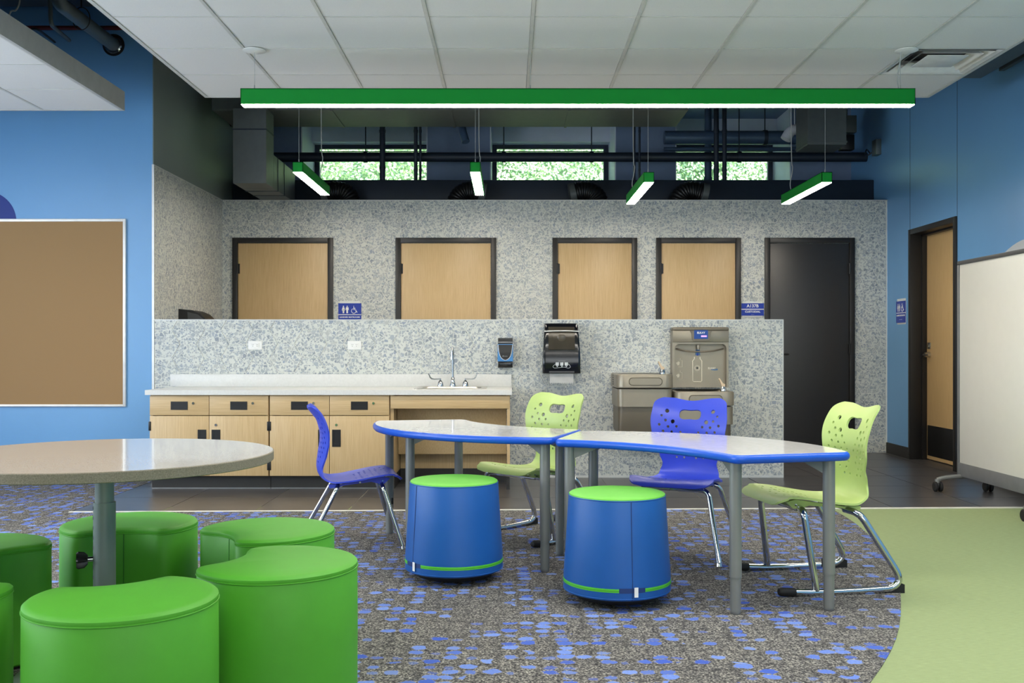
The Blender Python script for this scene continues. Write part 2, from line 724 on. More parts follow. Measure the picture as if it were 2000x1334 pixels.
tf = boxo('floor', (SX0, SY0 - .002, -.06), (XR + .2, YW, -.004), M['fgrout'])
tag(tf, 'dark grey porcelain tile floor along the wet wall', 'floor', kind='structure')
full_tile = None
for i in range(-1, 12):
    for j in range(-2, 7):
        x0, y0 = -2.25 + .6 * i, 7.08 + .6 * j
        g = .0036
        sq = [(x0 + g, y0 + g), (x0 + .6 - g, y0 + g), (x0 + .6 - g, y0 + .6 - g), (x0 + g, y0 + .6 - g)]
        p = clip(sq, rect(SX0, XR + .19, 0, YW) + [(SLOPE, -1, SLOPE * SX0 - SY0)])
        if not p or area2(p) < .002:
            continue
        c = (x0 + .3, y0 + .3)
        q = [(a - c[0], b - c[1]) for a, b in p]
        if abs(area2(p) - area2(sq)) < 1e-6:
            if full_tile is None:
                bm = B()
                prism(bm, q, -.008, 0)
                full_tile = mesh('floor_tile', bm, M['ftile'])
            obj('floor_tile', full_tile, None, tf, loc=(c[0], c[1], 0))
        else:
            bm = B()
            prism(bm, q, -.008, 0)
            obj('floor_tile', bm, M['ftile'], tf, loc=(c[0], c[1], 0))
bm = B()
prism(bm, [(SX0 - .0, SY0 - .028), (XR, SY1 - .028), (XR, SY1), (SX0, SY0)], -.02, .005)
tag(obj('trim_1', bm, M['strip']), 'white strip between carpet and floor tile', 'trim', kind='structure')

# ------------------------------------------------------------------ structure: walls
HEX_S = .1333


def hex_tiles(parent, u0, u1, v0, v1, place, ua=-1.56, va=1.866, skip=()):
    """flat-topped hexagons on a wall; place(u, v, w) -> 3-D with w proud of the wall"""
    dx, dy = HEX_S * 1.5, HEX_S * math.sqrt(3)
    shared = None
    i0, i1 = math.floor((u0 - ua) / dx) - 1, math.ceil((u1 - ua) / dx) + 1
    j0, j1 = math.floor((v0 - va) / dy) - 2, math.ceil((v1 - va) / dy) + 2
    for i in range(i0, i1 + 1):
        for j in range(j0, j1 + 1):
            cu, cv = ua + i * dx, va + j * dy + (dy / 2 if i % 2 else 0)
            r = HEX_S - .0029
            h = [(cu + r * math.cos(PI / 3 * k), cv + r * math.sin(PI / 3 * k)) for k in range(6)]
            p = clip(h, rect(u0, u1, v0, v1))
            if not p or area2(p) < .0006:
                continue
            if any(all(a > s[0] and a < s[1] and b > s[2] and b < s[3] for a, b in p) for s in skip):
                continue
            o3 = Vector(place(cu, cv, 0))
            full = abs(area2(p) - area2(h)) < 1e-7
            if full and shared is not None:
                obj('wall_tile', shared, None, parent, loc=o3)
                continue
            bm = B()
            A = [bm.verts.new(Vector(place(a, b, -.001)) - o3) for a, b in p]
            C = [bm.verts.new(Vector(place(a, b, .004)) - o3) for a, b in p]
            Fc = [bm.verts.new(Vector(place(cu + (a - cu) * .985 if full else a, cv + (b - cv) * .985 if full else b, .005)) - o3)
                  for a, b in p]
            n = len(p)
            for k in range(n):
                bm.faces.new((A[k], A[(k + 1) % n], C[(k + 1) % n], C[k]))
                bm.faces.new((C[k], C[(k + 1) % n], Fc[(k + 1) % n], Fc[k]))
            bm.faces.new(Fc)
            me = mesh('wall_tile', bm, M['terrazzo'])
            if full:
                shared = me
            obj('wall_tile', me, None, parent, loc=o3)


DOORS = [(455, 651), (773, 969), (1079, 1244), (1281, 1446), (1493, 1668)]
DX = [(wx(a, YB), wx(b, YB)) for a, b in DOORS]
DZ = 2.172

# blue wall with the pin board
w = boxo('wall_left', (-6, YH, 0), (XL - .012, YH + .15, DECK), M['blue_wall'])
tag(w, 'light blue painted wall behind the pin board', 'wall', kind='structure')
# side wall running back from its corner
bm = B()
box(bm, (XL - .15, YH + .15, 0), (XL - .005, YW + .05, DECK))
box(bm, (XL - .012, YH + .002, 0), (XL - .005, YH + .15, DECK))
w = obj('wall_return', bm, M['teal_wall'])
tag(w, 'grey wall running back beside the sink area, tiled below', 'wall', kind='structure')
bk = boxo('tile_backing', (XL - .006, YH + .004, 0), (XL - .0045, YB + .02, ZT), M['grout'], w)
hex_tiles(w, YH + .006, YB, 0.0, ZT, lambda u, v, q: (XL - .0045 + q, u, v), ua=8.4, va=1.80,
          skip=((YH + .14, YB - .01, -.1, 1.12),))
boxo('tile_edge_trim', (XL - .012, YB - .0, ZT), (XL + .004, YH + .0, ZT + .008), M['trim'], w)
boxo('corner_trim', (XL - .016, YH - .006, 0), (XL + .002, YH + .006, ZT + .008), M['trim'], w)

# tiled wall with the doors
w = boxo('wall_back', (XL, YB + .005, 0), (XR + .1, YB + .16, ZT), M['grout'])
tag(w, 'terrazzo tiled wall holding the row of doors', 'wall', kind='structure')
hid = [(a + .03, b - .03, -.1, DZ - .03) for a, b in DX] + [(XL - 1, 2.2, -.1, 1.12)]
hex_tiles(w, XL, wx(1730, YB), 0.0, ZT, lambda u, v, q: (u, YB + .005 - q, v), skip=hid)
boxo('tile_edge_trim', (XL, YB - .004, ZT), (XR, YB + .16, ZT + .008), M['trim'], w)

# half wall behind the sink counter
w = boxo('wall_half', (XL, YH + .005, 0), (HX1 - .005, YH + .13, HZ - .004), M['grout'])
tag(w, 'low terrazzo tiled partition behind the counter and fountain', 'wall', kind='structure')
hex_tiles(w, XL, HX1 - .006, 0.0, HZ - .006, lambda u, v, q: (u, YH + .005 - q, v), ua=-2.02, va=1.09,
          skip=((-2.68, 0.0, -.1, .70),))
boxo('cap_trim', (XL, YH - .003, HZ - .006), (HX1, YH + .134, HZ + .002), M['trim'], w)
boxo('end_trim', (HX1 - .007, YH - .003, 0), (HX1 + .001, YH + .134, HZ + .002), M['trim'], w)
boxo('base_trim', (0.03, YH - .006, 0), (HX1, YH + .002, .018), M['trim'], w)

# right wall with a deep door opening
RD0, RD1, RDZ = 8.547, 9.56, 2.185
bm = B()
box(bm, (XR, -3.6, 0), (XR + .2, RD0 + .03, DECK))
box(bm, (XR, RD1 - .03, 0), (XR + .2, YW + .05, DECK))
box(bm, (XR, RD0 + .03, RDZ - .03), (XR + .2, RD1 - .03, DECK))
box(bm, (XR + .18, RD0, 0), (XR + .2, RD1, RDZ))
w = obj('wall_right', bm, M['blue_wall'])
tag(w, 'blue painted wall on the right', 'wall', kind='structure')
boxo('panel_joint', (XR - .0015, RD1 - .006, RDZ), (XR + .001, RD1 - .001, DECK), M['winframe'], w)
boxo('panel_joint', (XR - .0015, RD0 + .001, RDZ), (XR + .001, RD0 + .006, DECK), M['winframe'], w)
tag(boxo('baseboard_right', (XR - .012, RD1 + .002, 0), (XR, YB, .105), M['base']), 'black rubber base beside the corner', 'baseboard', kind='structure')
tag(boxo('baseboard_right', (XR - .012, -3.5, 0), (XR, RD0 - .002, .105), M['base']), 'black rubber base behind the rolling whiteboard', 'baseboard', kind='structure')
tag(boxo('baseboard_left', (-6, YH - .012, 0), (XL - .016, YH, .105), M['base']), 'black rubber base under the pin board wall', 'baseboard', kind='structure')

# rest of the room behind the photographer
tag(boxo('wall_rear', (-6.2, -3.8, 0), (XR + .2, -3.6, DECK), M['off']), 'plain wall behind the photographer', 'wall', kind='structure')
tag(boxo('wall_side', (-6.2, -3.6, 0), (-6, YH + .15, DECK), M['blue_wall']), 'blue wall far left of the room', 'wall', kind='structure')
tag(boxo('ceiling', (-6.2, -3.8, DECK), (XR + .2, 12.1, DECK + .1), M['deck']), 'dark roof deck above the ceiling panels', 'ceiling', kind='structure')

# window wall above and behind the restrooms
WINS = [(-2.326, -.911), (-.212, 1.197), (1.862, 3.157)]
WZ0, WZ1, YO = 2.35, 3.75, 11.98
bm = B()
xs = [XL - .15] + [v for p in WINS for v in p] + [XR + .2]
for i in range(0, len(xs), 2):
    box(bm, (xs[i], YW, 0), (xs[i + 1], YO + .1, DECK))
for a, b in WINS:
    box(bm, (a, YW, 0), (b, YO + .1, WZ0))
    box(bm, (a, YW, WZ1), (b, YO + .1, DECK))
w = obj('wall_window', bm, M['plenum'])
tag(w, 'dusky blue wall with the high windows above the restrooms', 'wall', kind='structure')
for i, (a, b) in enumerate(WINS):
    boxo('window_reveal', (a - .001, YW + .004, WZ0), (a + .012, YO, WZ1), M['reveal'], w)
    boxo('window_reveal', (b - .012, YW + .004, WZ0), (b + .001, YO, WZ1), M['reveal'], w)
    boxo('window_lintel', (a + .012, 11.75, 3.48), (b - .012, YO, WZ1), M['reveal'], w)
    t = thing('window_%d' % (i + 1), 'high window looking onto a hedge', 'window', ((a + b) / 2, YO - .02, WZ0), kind='structure')
    hw = (b - a) / 2 - .013
    bm = B()
    zt = 3.479 - WZ0
    f = .055
    box(bm, (-hw, -.03, 0), (-hw + f, .03, zt), .003)
    box(bm, (hw - f, -.03, 0), (hw, .03, zt), .003)
    box(bm, (-hw + f, -.03, zt - .045), (hw - f, .03, zt), .003)
    box(bm, (-hw + f, -.03, 0), (hw - f, .03, .05), .003)
    obj('window_frame', bm, M['winframe'], t)
    obj('transom_bar', box(B(), (-hw + f, -.02, zt - .078), (hw - f, .02, zt - .07)), M['winframe'], t)
    obj('pane', box(B(), (-hw + f, -.004, .05), (hw - f, .004, zt - .045)), M['glass'], t)


# ------------------------------------------------------------------ doors in the tiled wall
def back_door(n, x0, x1, leaf_mat, label, hinge_left=True, black=False):
    t = thing('door_%d' % n, label, 'door', ((x0 + x1) / 2, YB, 0), kind='structure')
    hw = (x1 - x0) / 2
    f = .052
    bm = B()
    for p, q in (((-hw, -.03, 0), (-hw + f, .004, DZ)), ((hw - f, -.03, 0), (hw, .004, DZ)), ((-hw + f, -.03, DZ - f), (hw - f, .004, DZ))):
        box(bm, p, q, .002)
    obj('door_frame', bm, M['frame'], t, smooth=True)
    boxo('leaf', (-hw + f + .003, -.012, .008), (hw - f - .003, .002, DZ - f - .003), leaf_mat, t, .002)
    s = -1 if hinge_left else 1
    for z in ((.25, 1.05, 1.86) if black else (.25, 1.86)):
        bm = B()
        cyl(bm, (s * (hw - f + .002), -.028, z - .055), (s * (hw - f + .002), -.028, z + .055), .009, 10)
        box(bm, (s * (hw - f - .022), -.016, z - .05), (s * (hw - f + .004), -.010, z + .05))
        obj('hinge', bm, M['black'], t, smooth=True)
    if black:
        bm = B()
        cyl(bm, (-s * (hw - f - .06), -.012, 1.0), (-s * (hw - f - .06), -.06, 1.0), .025, 16, .02)
        tube(bm, fillet([(-s * (hw - f - .06), -.06, 1.0), (-s * (hw - f - .08), -.06, 1.0), (-s * (hw - f - .18), -.058, .995)], .01), .008, 8)
        obj('lever_handle', bm, M['frame'], t, smooth=True)


names = ['maple door beside the learner restrooms sign, leftmost of four', 'maple door right of the learner restrooms sign',
         'narrow maple door above the paper towel dispenser', 'narrow maple door left of the A137B custodial sign']
for i, (a, b) in enumerate(DX[:4]):
    back_door(i + 1, a, b, M['wood_v'], names[i])
back_door(5, DX[4][0], DX[4][1], M['blackdoor'], 'black steel custodial door at the end of the tiled wall', False, True)

# door in the right wall
t = thing('door_6', 'maple restroom door deep in its black frame on the blue wall', 'door', (XR, (RD0 + RD1) / 2, 0), kind='structure')
hw = (RD1 - RD0) / 2
f = .05
bm = B()
for p, q in (((-.018, -hw, 0), (.165, -hw + f, RDZ)), ((-.018, hw - f, 0), (.165, hw, RDZ)), ((-.018, -hw + f, RDZ - f), (.165, hw - f, RDZ))):
    box(bm, p, q, .002)
obj('door_frame', bm, M['frame'], t, smooth=True)
bm = B()
box(bm, (.09, hw - f - .016, 0), (.135, hw - f, RDZ - f))
box(bm, (.09, -hw + f, RDZ - f - .016), (.135, hw - f, RDZ - f))
obj('door_stop', bm, M['frame'], t)
boxo('leaf', (.137, -hw + f + .003, .01), (.175, hw - f - .003, RDZ - f - .003), M['wood_y'], t, .002)
boxo('kick_plate', (.133, -hw + f + .03, .045), (.138, hw - f - .03, .33), M['black'], t, .001)
bm = B()
lz, ly = .995, hw - f - .07
cyl(bm, (.137, ly, lz), (.09, ly, lz), .028, 20, .022)
tube(bm, fillet([(.10, ly, lz), (.075, ly, lz), (.073, ly - .04, lz), (.078, ly - .125, lz)], .02), .0095, 10)
obj('lever_handle', bm, M['steel'], t, smooth=True)
bm = B()
box(bm, (.127, ly - .03, lz + .055), (.138, ly + .03, lz + .115), .004)
cyl(bm, (.128, ly, lz + .085), (.12, ly, lz + .085), .014, 16)
obj('deadbolt', bm, M['steel'], t, smooth=True)

# round graphics painted on the walls
bm = B()
cyl(bm, (-4.275, YH + .001, 2.09), (-4.275, YH - .002, 2.09), .25, 64)
tag(obj('wall_graphic', bm, M['navy']), 'dark blue painted disc above the pin board', 'wall graphic')
bm = B()
cyl(bm, (XR + .001, 7.35, .87), (XR - .002, 7.35, .87), 1.0, 96)
tag(obj('wall_graphic', bm, M['pale']), 'pale grey painted disc behind the rolling whiteboard', 'wall graphic')

# ------------------------------------------------------------------ hung ceiling panels
CZ = 2.957
CXs = [-2.29 + .6067 * k for k in range(10)]
NR = 14
CYs = [7.58 - .6096 * k for k in range(NR + 1)]
top = thing('ceiling', 'white suspended ceiling panel of square tiles', 'ceiling', (0, 0, CZ), kind='structure')
bm = B()
e = .010
for x in CXs:
    box(bm, (x - e, CYs[-1], .0), (x + e, CYs[0], .03))
for y in CYs:
    for a, b in zip(CXs, CXs[1:]):
        box(bm, (a + e, y - .004, .002), (b - e, y + .004, .03))
obj('ceiling_grid', bm, M['grid'], top)
bm = B()
for lo, hi in (((CXs[0] - .016, CYs[-1], 0), (CXs[0] - e, CYs[0] + .01, .055)), ((CXs[-1] + e, CYs[-1], 0), (CXs[-1] + .016, CYs[0] + .01, .055)),
               ((CXs[0] - .016, CYs[0] + .004, 0), (CXs[-1] + .016, CYs[0] + .016, .055))):
    box(bm, lo, hi)
obj('edge_trim', bm, M['grid'], top)
wq, hq = .6067 / 2 - e - .001, .6096 / 2 - .0055
tm = mesh('ceiling_tile', box(B(), (-wq, -hq, .004), (wq, hq, .03), .002, 1), M['ctile'])
for i in range(9):
    for j in range(NR):
        if (i, j) == (8, 1):
            continue
        obj('ceiling_tile', tm, None, top, loc=((CXs[i] + CXs[i + 1]) / 2, (CYs[j] + CYs[j + 1]) / 2, 0))

# lower panel at the left with a deep edge
CZ2, CX2, CY2 = 2.842, -2.89, 7.53
low = thing('ceiling', 'lower ceiling panel with a deep grey edge in front of the pin board wall', 'ceiling', (0, 0, CZ2), kind='structure')
bm = B()
box(bm, (CX2 - .02, CY2 - .61 * 14, 0), (CX2, CY2, .143))
box(bm, (CX2 - .61 * 5, CY2 - .02, 0), (CX2 - .02, CY2, .143))
obj('edge_trim', bm, M['cloud_edge'], low)
bm = B()
for k in range(0, 6):
    box(bm, (CX2 - .61 * k - .032 if k == 0 else CX2 - .61 * k - e, CY2 - .61 * 14, .001), (CX2 - .61 * k - .02 if k == 0 else CX2 - .61 * k + e, CY2 - .02, .03))
for k in range(0, 15):
    box(bm, (CX2 - .61 * 5, CY2 - .61 * k - .004 - (.02 if k == 0 else 0), .002), (CX2 - .032, CY2 - .61 * k + .004 - (.02 if k == 0 else 0), .03))
obj('ceiling_grid', bm, M['grid'], low)
wq = .61 / 2 - e - .003
tm2 = mesh('ceiling_tile', box(B(), (-wq, -.2995, .004), (wq, .2995, .03), .002, 1), M['ctile'])
for i in range(5):  # outermost unseen columns and rows added to keep light off the upper wall
    for j in range(14):
        obj('ceiling_tile', tm2, None, low, loc=(CX2 - .305 - .61 * i - (.009 if i == 0 else 0), CY2 - .305 - .61 * j - (.004 if j == 0 else 0), 0))

# square air diffuser let into the ceiling panel
t = thing('air_diffuser', 'white square louvred air diffuser in the ceiling at the right', 'air vent',
          ((CXs[8] + CXs[9]) / 2, (CYs[1] + CYs[2]) / 2, CZ))


def sqring(bm, h0, z0, h1, z1, th=.004):
    L = []
    for h, z in ((h0, z0), (h1, z1), (h1 - .001, z1 + th), (h0 - .004, z0 + th)):
        L.append([(-h, -h, z), (h, -h, z), (h, h, z), (-h, h, z)])
    R = [[bm.verts.new(p) for p in q] for q in L]
    for k in range(4):
        A, C = R[k], R[(k + 1) % 4]
        for j in range(4):
            bm.faces.new((A[j], A[(j + 1) % 4], C[(j + 1) % 4], C[j]))


bm = B()
sqring(bm, .289, .002, .262, .010)
obj('outer_frame', bm, M['white'], t)
for h in (.252, .20):
    bm = B()
    sqring(bm, h, .004, h - .045, .042)
    obj('louvre', bm, M['white'], t)
boxo('centre_plate', (-.135, -.135, .008), (.135, .135, .014), M['white'], t, .003)
boxo('dark_throat', (-.25, -.25, .085), (.25, .25, .09), M['black'], t)
bm = B()
for a in range(4):
    ang = a * PI / 2
    c_, s_ = math.cos(ang), math.sin(ang)
    vs = [(-.285, .285), (.285, .285)]
    q = [bm.verts.new((x * c_ - y * s_, x * s_ + y * c_, z)) for x, y, z in
         ((-.285, .285, .01), (.285, .285, .01), (.25, .25, .088), (-.25, .25, .088))]
    bm.faces.new(q)
obj('plenum_box', bm, M['white'], t)

# ------------------------------------------------------------------ lamps
def lamp(name, label, group, c, length, along, w, h, cables, cord=None, canopies=False, ztop=DECK):
    """linear pendant: c = centre of the underside"""
    t = thing(name, label, 'pendant lamp', c, group=group)
    fr = (lambda u, v, z: (u, v, z)) if along == 'x' else (lambda u, v, z: (v, u, z))
    L, W = length / 2, w / 2
    bm = B()

    def bb(lo, hi):
        box(bm, fr(*lo), fr(*hi))
    bb((-L, -W, 0), (L, -W + .004, h))
    bb((-L, W - .004, 0), (L, W, h))
    bb((-L, -W, h - .004), (L, W, h))
    bb((-L, -W, 0), (-L + .004, W, h))
    bb((L - .004, -W, 0), (L, W, h))
    obj('housing', bm, M['lamp_green'], t)
    bm = B()
    box(bm, fr(-L + .004, -W + .004, -.004), fr(L - .004, W - .004, .006))
    obj('lens', bm, M['lens'], t)
    for u in cables:
        bm = B()
        p = fr(u, 0, h)
        tube(bm, [p, (p[0], p[1], ztop - c[2])], .0016, 6)
        cyl(bm, p, (p[0], p[1], h + .03), .004, 8)
        obj('hanging_cable', bm, M['cable'], t, smooth=True)
    if cord is not None:
        u, v = cord
        p = Vector(fr(u, 0, h))
        bm = B()
        tube(bm, crom([p, p + Vector((-.01, 0, .08)), p + Vector((.012, 0, .22)), p + Vector((.0, 0, .42)), Vector((p.x, p.y, ztop - c[2]))], 8), .0042, 6)
        obj('power_cord', bm, M['cable'], t, smooth=True)
    if canopies:
        for u in canopies:
            bm = B()
            p = fr(u, 0, ztop - c[2])
            lathe(bm, [(.072, 0), (.072, -.004), (.05, -.012), (.0, -.014)], 32, p)
            obj('canopy', bm, M['white'], t, smooth=True)
    return t


lamp('linear_pendant', 'long green linear pendant lamp hung below the white ceiling panel', None,
     ((wx(469, 6.35) + wx(1788, 6.35)) / 2, 6.385, 2.604), wx(1788, 6.34) - wx(469, 6.34), 'x', .085, .100,
     (-2.06, -.30, 2.06), (2.05, 0), (-2.06, 2.10), CZ)
SP = ['short green pendant lamp beside the dark duct, leftmost of the four', 'short green pendant lamp hanging over the second maple door',
      'short green pendant lamp over the narrow maple doors, third from the left', 'short green pendant lamp nearest the blue wall']
for (x, z), lb in zip(((-1.72, 2.491), (-.275, 2.491), (1.14, 2.408), (2.59, 2.408)), SP):
    lamp('short_pendant', lb, 'short green pendants over the restroom passage', (x, 8.76, z), 1.22, 'y', .085, .083, (-.56,), (.42, 0))

# ------------------------------------------------------------------ services above the restrooms
def single(name, bm, mat, label, cat, group=None, smooth=True):
    return tag(obj(name, bm, mat, None, smooth), label, cat, group)


t = thing('air_duct', 'wide dark rectangular duct running across below the roof', 'duct', (-.54, 9.55, 3.245))
x0, x1 = wx(455, 9.9) + .54, wx(1320, 9.9) + .54
obj('duct_body', box(B(), (x0, -.35, 0), (x1, .35, .5), .004), M['duct'], t)
for i in range(1, 4):
    u = x0 + (x1 - x0) * i / 4
    bm = B()
    box(bm, (u - .012, -.356, -.006), (u + .012, .356, .506))
    obj('duct_flange', bm, M['duct'], t)
    bm = B()
    tube(bm, [(u + .1, -.30, .5), (u + .1, -.30, DECK - 3.245)], .005, 6)
    obj('hanger_rod', bm, M['pipe'], t)

t = thing('air_duct', 'dark elbow shaped duct dropping at the left and turning back', 'duct', (-2.358, 9.1, 2.556))
obj('vertical_section', box(B(), (-.152, 0, .0), (.152, .29, .685), .004), M['duct'], t)
obj('horizontal_section', box(B(), (-.152, .29, 0), (.152, 1.22, .315), .004), M['duct'], t)
for lo, hi in (((-.157, -.005, .485), (.157, .295, .497)), ((-.157, .45, -.005), (.157, .462, .32)), ((-.157, .72, -.005), (.157, .732, .32))):
    obj('duct_seam', box(B(), lo, hi), M['pipe'], t)
bm = B()
box(bm, (XL + .001, 10.50, 2.45), (XR - .001, 10.9, 2.822), .006)
single('air_duct', bm, M['pipe'], 'low black duct lying along the top of the tiled wall', 'duct')


def hpipe(label, x0, x1, y, z, r, mat, clamps=()):
    t = thing('pipe', label, 'pipe', ((x0 + x1) / 2, y, z))
    L = (x1 - x0) / 2
    bm = B()
    cyl(bm, (-L, 0, 0), (L, 0, 0), r, 16)
    obj('pipe_run', bm, mat, t, True)
    for u in clamps:
        bm = B()
        cyl(bm, (u - .02, 0, 0), (u + .02, 0, 0), r + .008, 16)
        tube(bm, [(u, 0, r), (u, 0, DECK - z)], .006, 6)
        obj('pipe_hanger', bm, M['pipe'], t, True)
    return t


hpipe('long black pipe crossing in front of all the high windows', XL + .002, XR - .002, 10.72, 3.103, .051, M['pipe'], (-2.0, -.52, .42, 2.0))
hpipe('short black pipe entering the grey side wall', XL + .002, -2.2, 10.42, 3.42, .058, M['black'], (-.2,))
hpipe('shiny blue grey pipe above the right hand window', 1.70, 3.30, 10.95, 3.36, .075, M['bluepipe'], (.3,))
hpipe('thin blue grey pipe under the shiny one at the right hand window', 1.70, 3.15, 10.98, 3.24, .022, M['bluepipe'])


def vpipe(label, x, r, y=10.56, z0=2.80, z1=DECK, mat='pipe', name='vertical_pipe'):
    bm = B()
    cyl(bm, (x, y, z0), (x, y, z1), r, 14)
    for z in (z0 + .12, 3.33):
        cyl(bm, (x, y, z), (x, y, z + .03), r * 1.15, 14)
    return single(name, bm, M[mat], label, 'pipe', 'upright pipes before the high windows')


vpipe('thick upright pipe crossing the left high window', wx(747, 10.56), .030, z0=2.823)
vpipe('thin upright pipe near the right edge of the left window', wx(812, 10.56), .020)
vpipe('thinner upright pipe closest to the right edge of the left window', wx(821, 10.56), .013)
vpipe('upright conduit left of the pair between middle and right windows', wx(1239, 10.56), .012)
vpipe('upright conduit right of the pair between middle and right windows', wx(1249, 10.56), .012)
vpipe('blue grey upright pipe at the left of the right window', wx(1383, 11.1), .040, 11.1, mat='bluepipe')
vpipe('dark upright pipe with a coupling crossing the right window', wx(1399, 10.56), .027)
vpipe('dark upright pipe right beside the coupled one', wx(1415, 10.56), .024)

bm = B()
tube(bm, fillet([(wx(901, 10.3), 10.9, 3.75), (wx(901, 10.3), 10.45, 3.34), (wx(909, 10.3), 10.4, 3.20)], .08), .042, 14)
single('pipe_elbow', bm, M['bluepipe'], 'blue grey pipe stub ending above the second short lamp', 'pipe')
bm = B()
tube(bm, fillet([(wx(1566, 10.28), 10.28, 3.30), (wx(1545, 10.28), 10.28, 3.30), (wx(1534, 10.28), 10.28, 3.20)], .05), .055, 16)
tube(bm, [(wx(1552, 10.28), 10.28, 3.30), (wx(1552, 10.28), 10.28, DECK)], .006, 6)
single('wrapped_pipe', bm, M['wrap'], 'pale wrapped pipe end above the right hand window', 'pipe')
t = thing('air_duct', 'dark box duct hanging right of the right hand window', 'duct', (wx(1603, 10.0), 10.0, 3.05))
obj('duct_body', box(B(), (-.19, -.2, 0), (.19, .2, 1.25), .004), M['duct'], t)
obj('duct_flange', box(B(), (-.197, -.207, .02), (.197, .207, .035)), M['duct'], t)
t = thing('junction_box', 'small grey control box with wires high on the blue wall', 'control box', (XR, 10.35, 3.13))
boxo('box_body', (-.055, -.06, -.08), (0, .06, .08), M['greypipe'], t, .004)
bm = B()
tube(bm, crom([(-.03, .06, -.02), (-.09, .14, -.06), (-.06, .2, .02), (0, .28, .0)], 6), .008, 8)
obj('wire', bm, M['pipe'], t, True)
t = thing('junction_box', 'dark electrical boxes stacked in the corner above the black door', 'control box', (wx(1653, 10.6), 10.6, 3.15))
boxo('box_body', (-.07, -.05, 0), (.07, .05, .16), M['black'], t, .004)
boxo('box_body', (-.05, -.06, .18), (.09, .05, .36), M['duct'], t, .004)
bm = B()
tube(bm, [(0, 0, .16), (0, 0, DECK - 3.15)], .012, 8)
obj('conduit', bm, M['greypipe'], t, True)


def flex(px, label, flip=1):
    x = wx(px, 10.25)
    t = thing('flexible_duct', label, 'duct', (x, 10.38, 2.56), group='black flexible ducts above the tiled wall')
    P = crom([(-.14 * flip, .0, .10), (-.06 * flip, .0, .118), (.02 * flip, .0, .105), (.08 * flip, .0, .05), (.10 * flip, .0, -.03), (.105 * flip, 0, -.14)], 10)
    rr = [.105 + .006 * math.cos(i * 2.1) for i in range(len(P))]
    bm = B()
    tube(bm, P, rr, 20)
    obj('corrugated_hose', bm, M['black'], t, True, angle=60)
    bm = B()
    q = P[0]
    cyl(bm, q, q + Vector((-.06 * flip, .0, -.012)), .113, 20)
    obj('collar', bm, M['duct'], t, True)


flex(662, 'black ribbed flexible duct beside the leftmost short lamp')
flex(910, 'black flexible duct behind the second short lamp', -1)
flex(1152, 'black flexible duct below the middle window')
flex(1348, 'black flexible duct below the right hand window', -1)

# services above the lower ceiling panel at the upper left
t = thing('pipe', 'thick grey pipe entering the blue wall at the upper left', 'pipe', (-3.23, YH, 3.534))
bm = B()
tube(bm, fillet([(0, 0, 0), (0, -1.02, 0), (0, -1.02, .7)], .09, 8), .052, 18)
obj('pipe_run', bm, M['greypipe'], t, True)
bm = B()
lathe(bm, [(.054, 0), (.072, 0), (.072, .012), (.058, .02), (.054, .02)], 28)
bmesh.ops.transform(bm, matrix=Matrix.Rotation(PI / 2, 4, 'X'), verts=bm.verts)
obj('escutcheon', bm, M['chrome'], t, True)
bm = B()
lathe(bm, [(.056, 0), (.09, 0), (.09, .004), (.056, .004)], 28)
bmesh.ops.transform(bm, matrix=Matrix.Rotation(PI / 2, 4, 'X'), verts=bm.verts)
obj('wall_sleeve', bm, M['black'], t, True)
bm = B()
ring = [(math.sin(a) * .066, -.62, math.cos(a) * .085 + .012) for a in [2 * PI * k / 24 for k in range(24)]]
tube(bm, ring, .004, 6, closed=True)
tube(bm, [(0, -.62, .097), (0, -.62, DECK - 3.534)], .006, 6)
obj('clevis_hanger', bm, M['black'], t, True)
bm = B()
tube(bm, fillet([(wx(96, 7.6), 7.6, 4.2), (wx(99, 7.6), 7.6, wz(48, 7.6)), (wx(137, YH), YH - .02, wz(80, YH))], .06), .016, 10)
single('conduit', bm, M['greypipe'], 'bent grey conduit left of the thick pipe at the upper left', 'conduit')
bm = B()
tube(bm, fillet([(wx(62, 7.7), 7.7, wz(56, 7.7)), (wx(74, 7.7), 7.7, wz(57, 7.7)), (wx(108, YH), YH - .01, wz(83, YH))], .04), .009, 8)
single('conduit', bm, M['black'], 'thin black conduit just above the edge of the lower ceiling panel', 'conduit')
bm = B()
cyl(bm, (-5.6, YH - .06, 3.655), (XL - .03, YH - .06, 3.655), .018, 12)
single('sprinkler_pipe', bm, M['red_pipe'], 'dark red sprinkler pipe along the blue wall at the upper left', 'pipe')
bm = B()
tube(bm, crom([(wx(40, 7.3), 7.3, 3.7), (wx(38, 7.3), 7.3, wz(5, 7.3)), (wx(31, 7.3), 7.3, wz(20, 7.3)), (wx(18, 7.3), 7.3, wz(30, 7.3)), (wx(14, 7.3), 7.3, 3.2)], 8), .006, 8)
single('loose_cable', bm, M['cable'], 'pale cable looping down behind the lower ceiling panel', 'cable')
t = thing('roof_beam', 'dark steel beam under the roof at the upper left', 'beam', (-4.3, 7.95, 3.80))
for lo, hi in (((-1.6, -.09, 0), (1.38, .09, .016)), ((-1.6, -.006, .016), (1.38, .006, .28)), ((-1.6, -.09, .28), (1.38, .09, .296))):
    obj('beam_flange' if lo[1] < -.05 else 'beam_web', box(B(), lo, hi), M['deckbeam'], t)
t = thing('air_handler', 'dark teal equipment box above the ceiling panel at the upper right', 'equipment', (3.46, 7.25, 3.16))
boxo('casing', (-.3, -.75, 0), (.22, .55, .4), M['duct'], t, .004)
boxo('support_channel', (.26, -.9, .0), (.3, .35, .045), M['deckbeam'], t, .002)
bm = B()
for y in (-.8, .25):
    tube(bm, [(.28, y, .04), (.28, y, DECK - 3.16)], .007, 6)
obj('hanger_rod', bm, M['greypipe'], t, True)

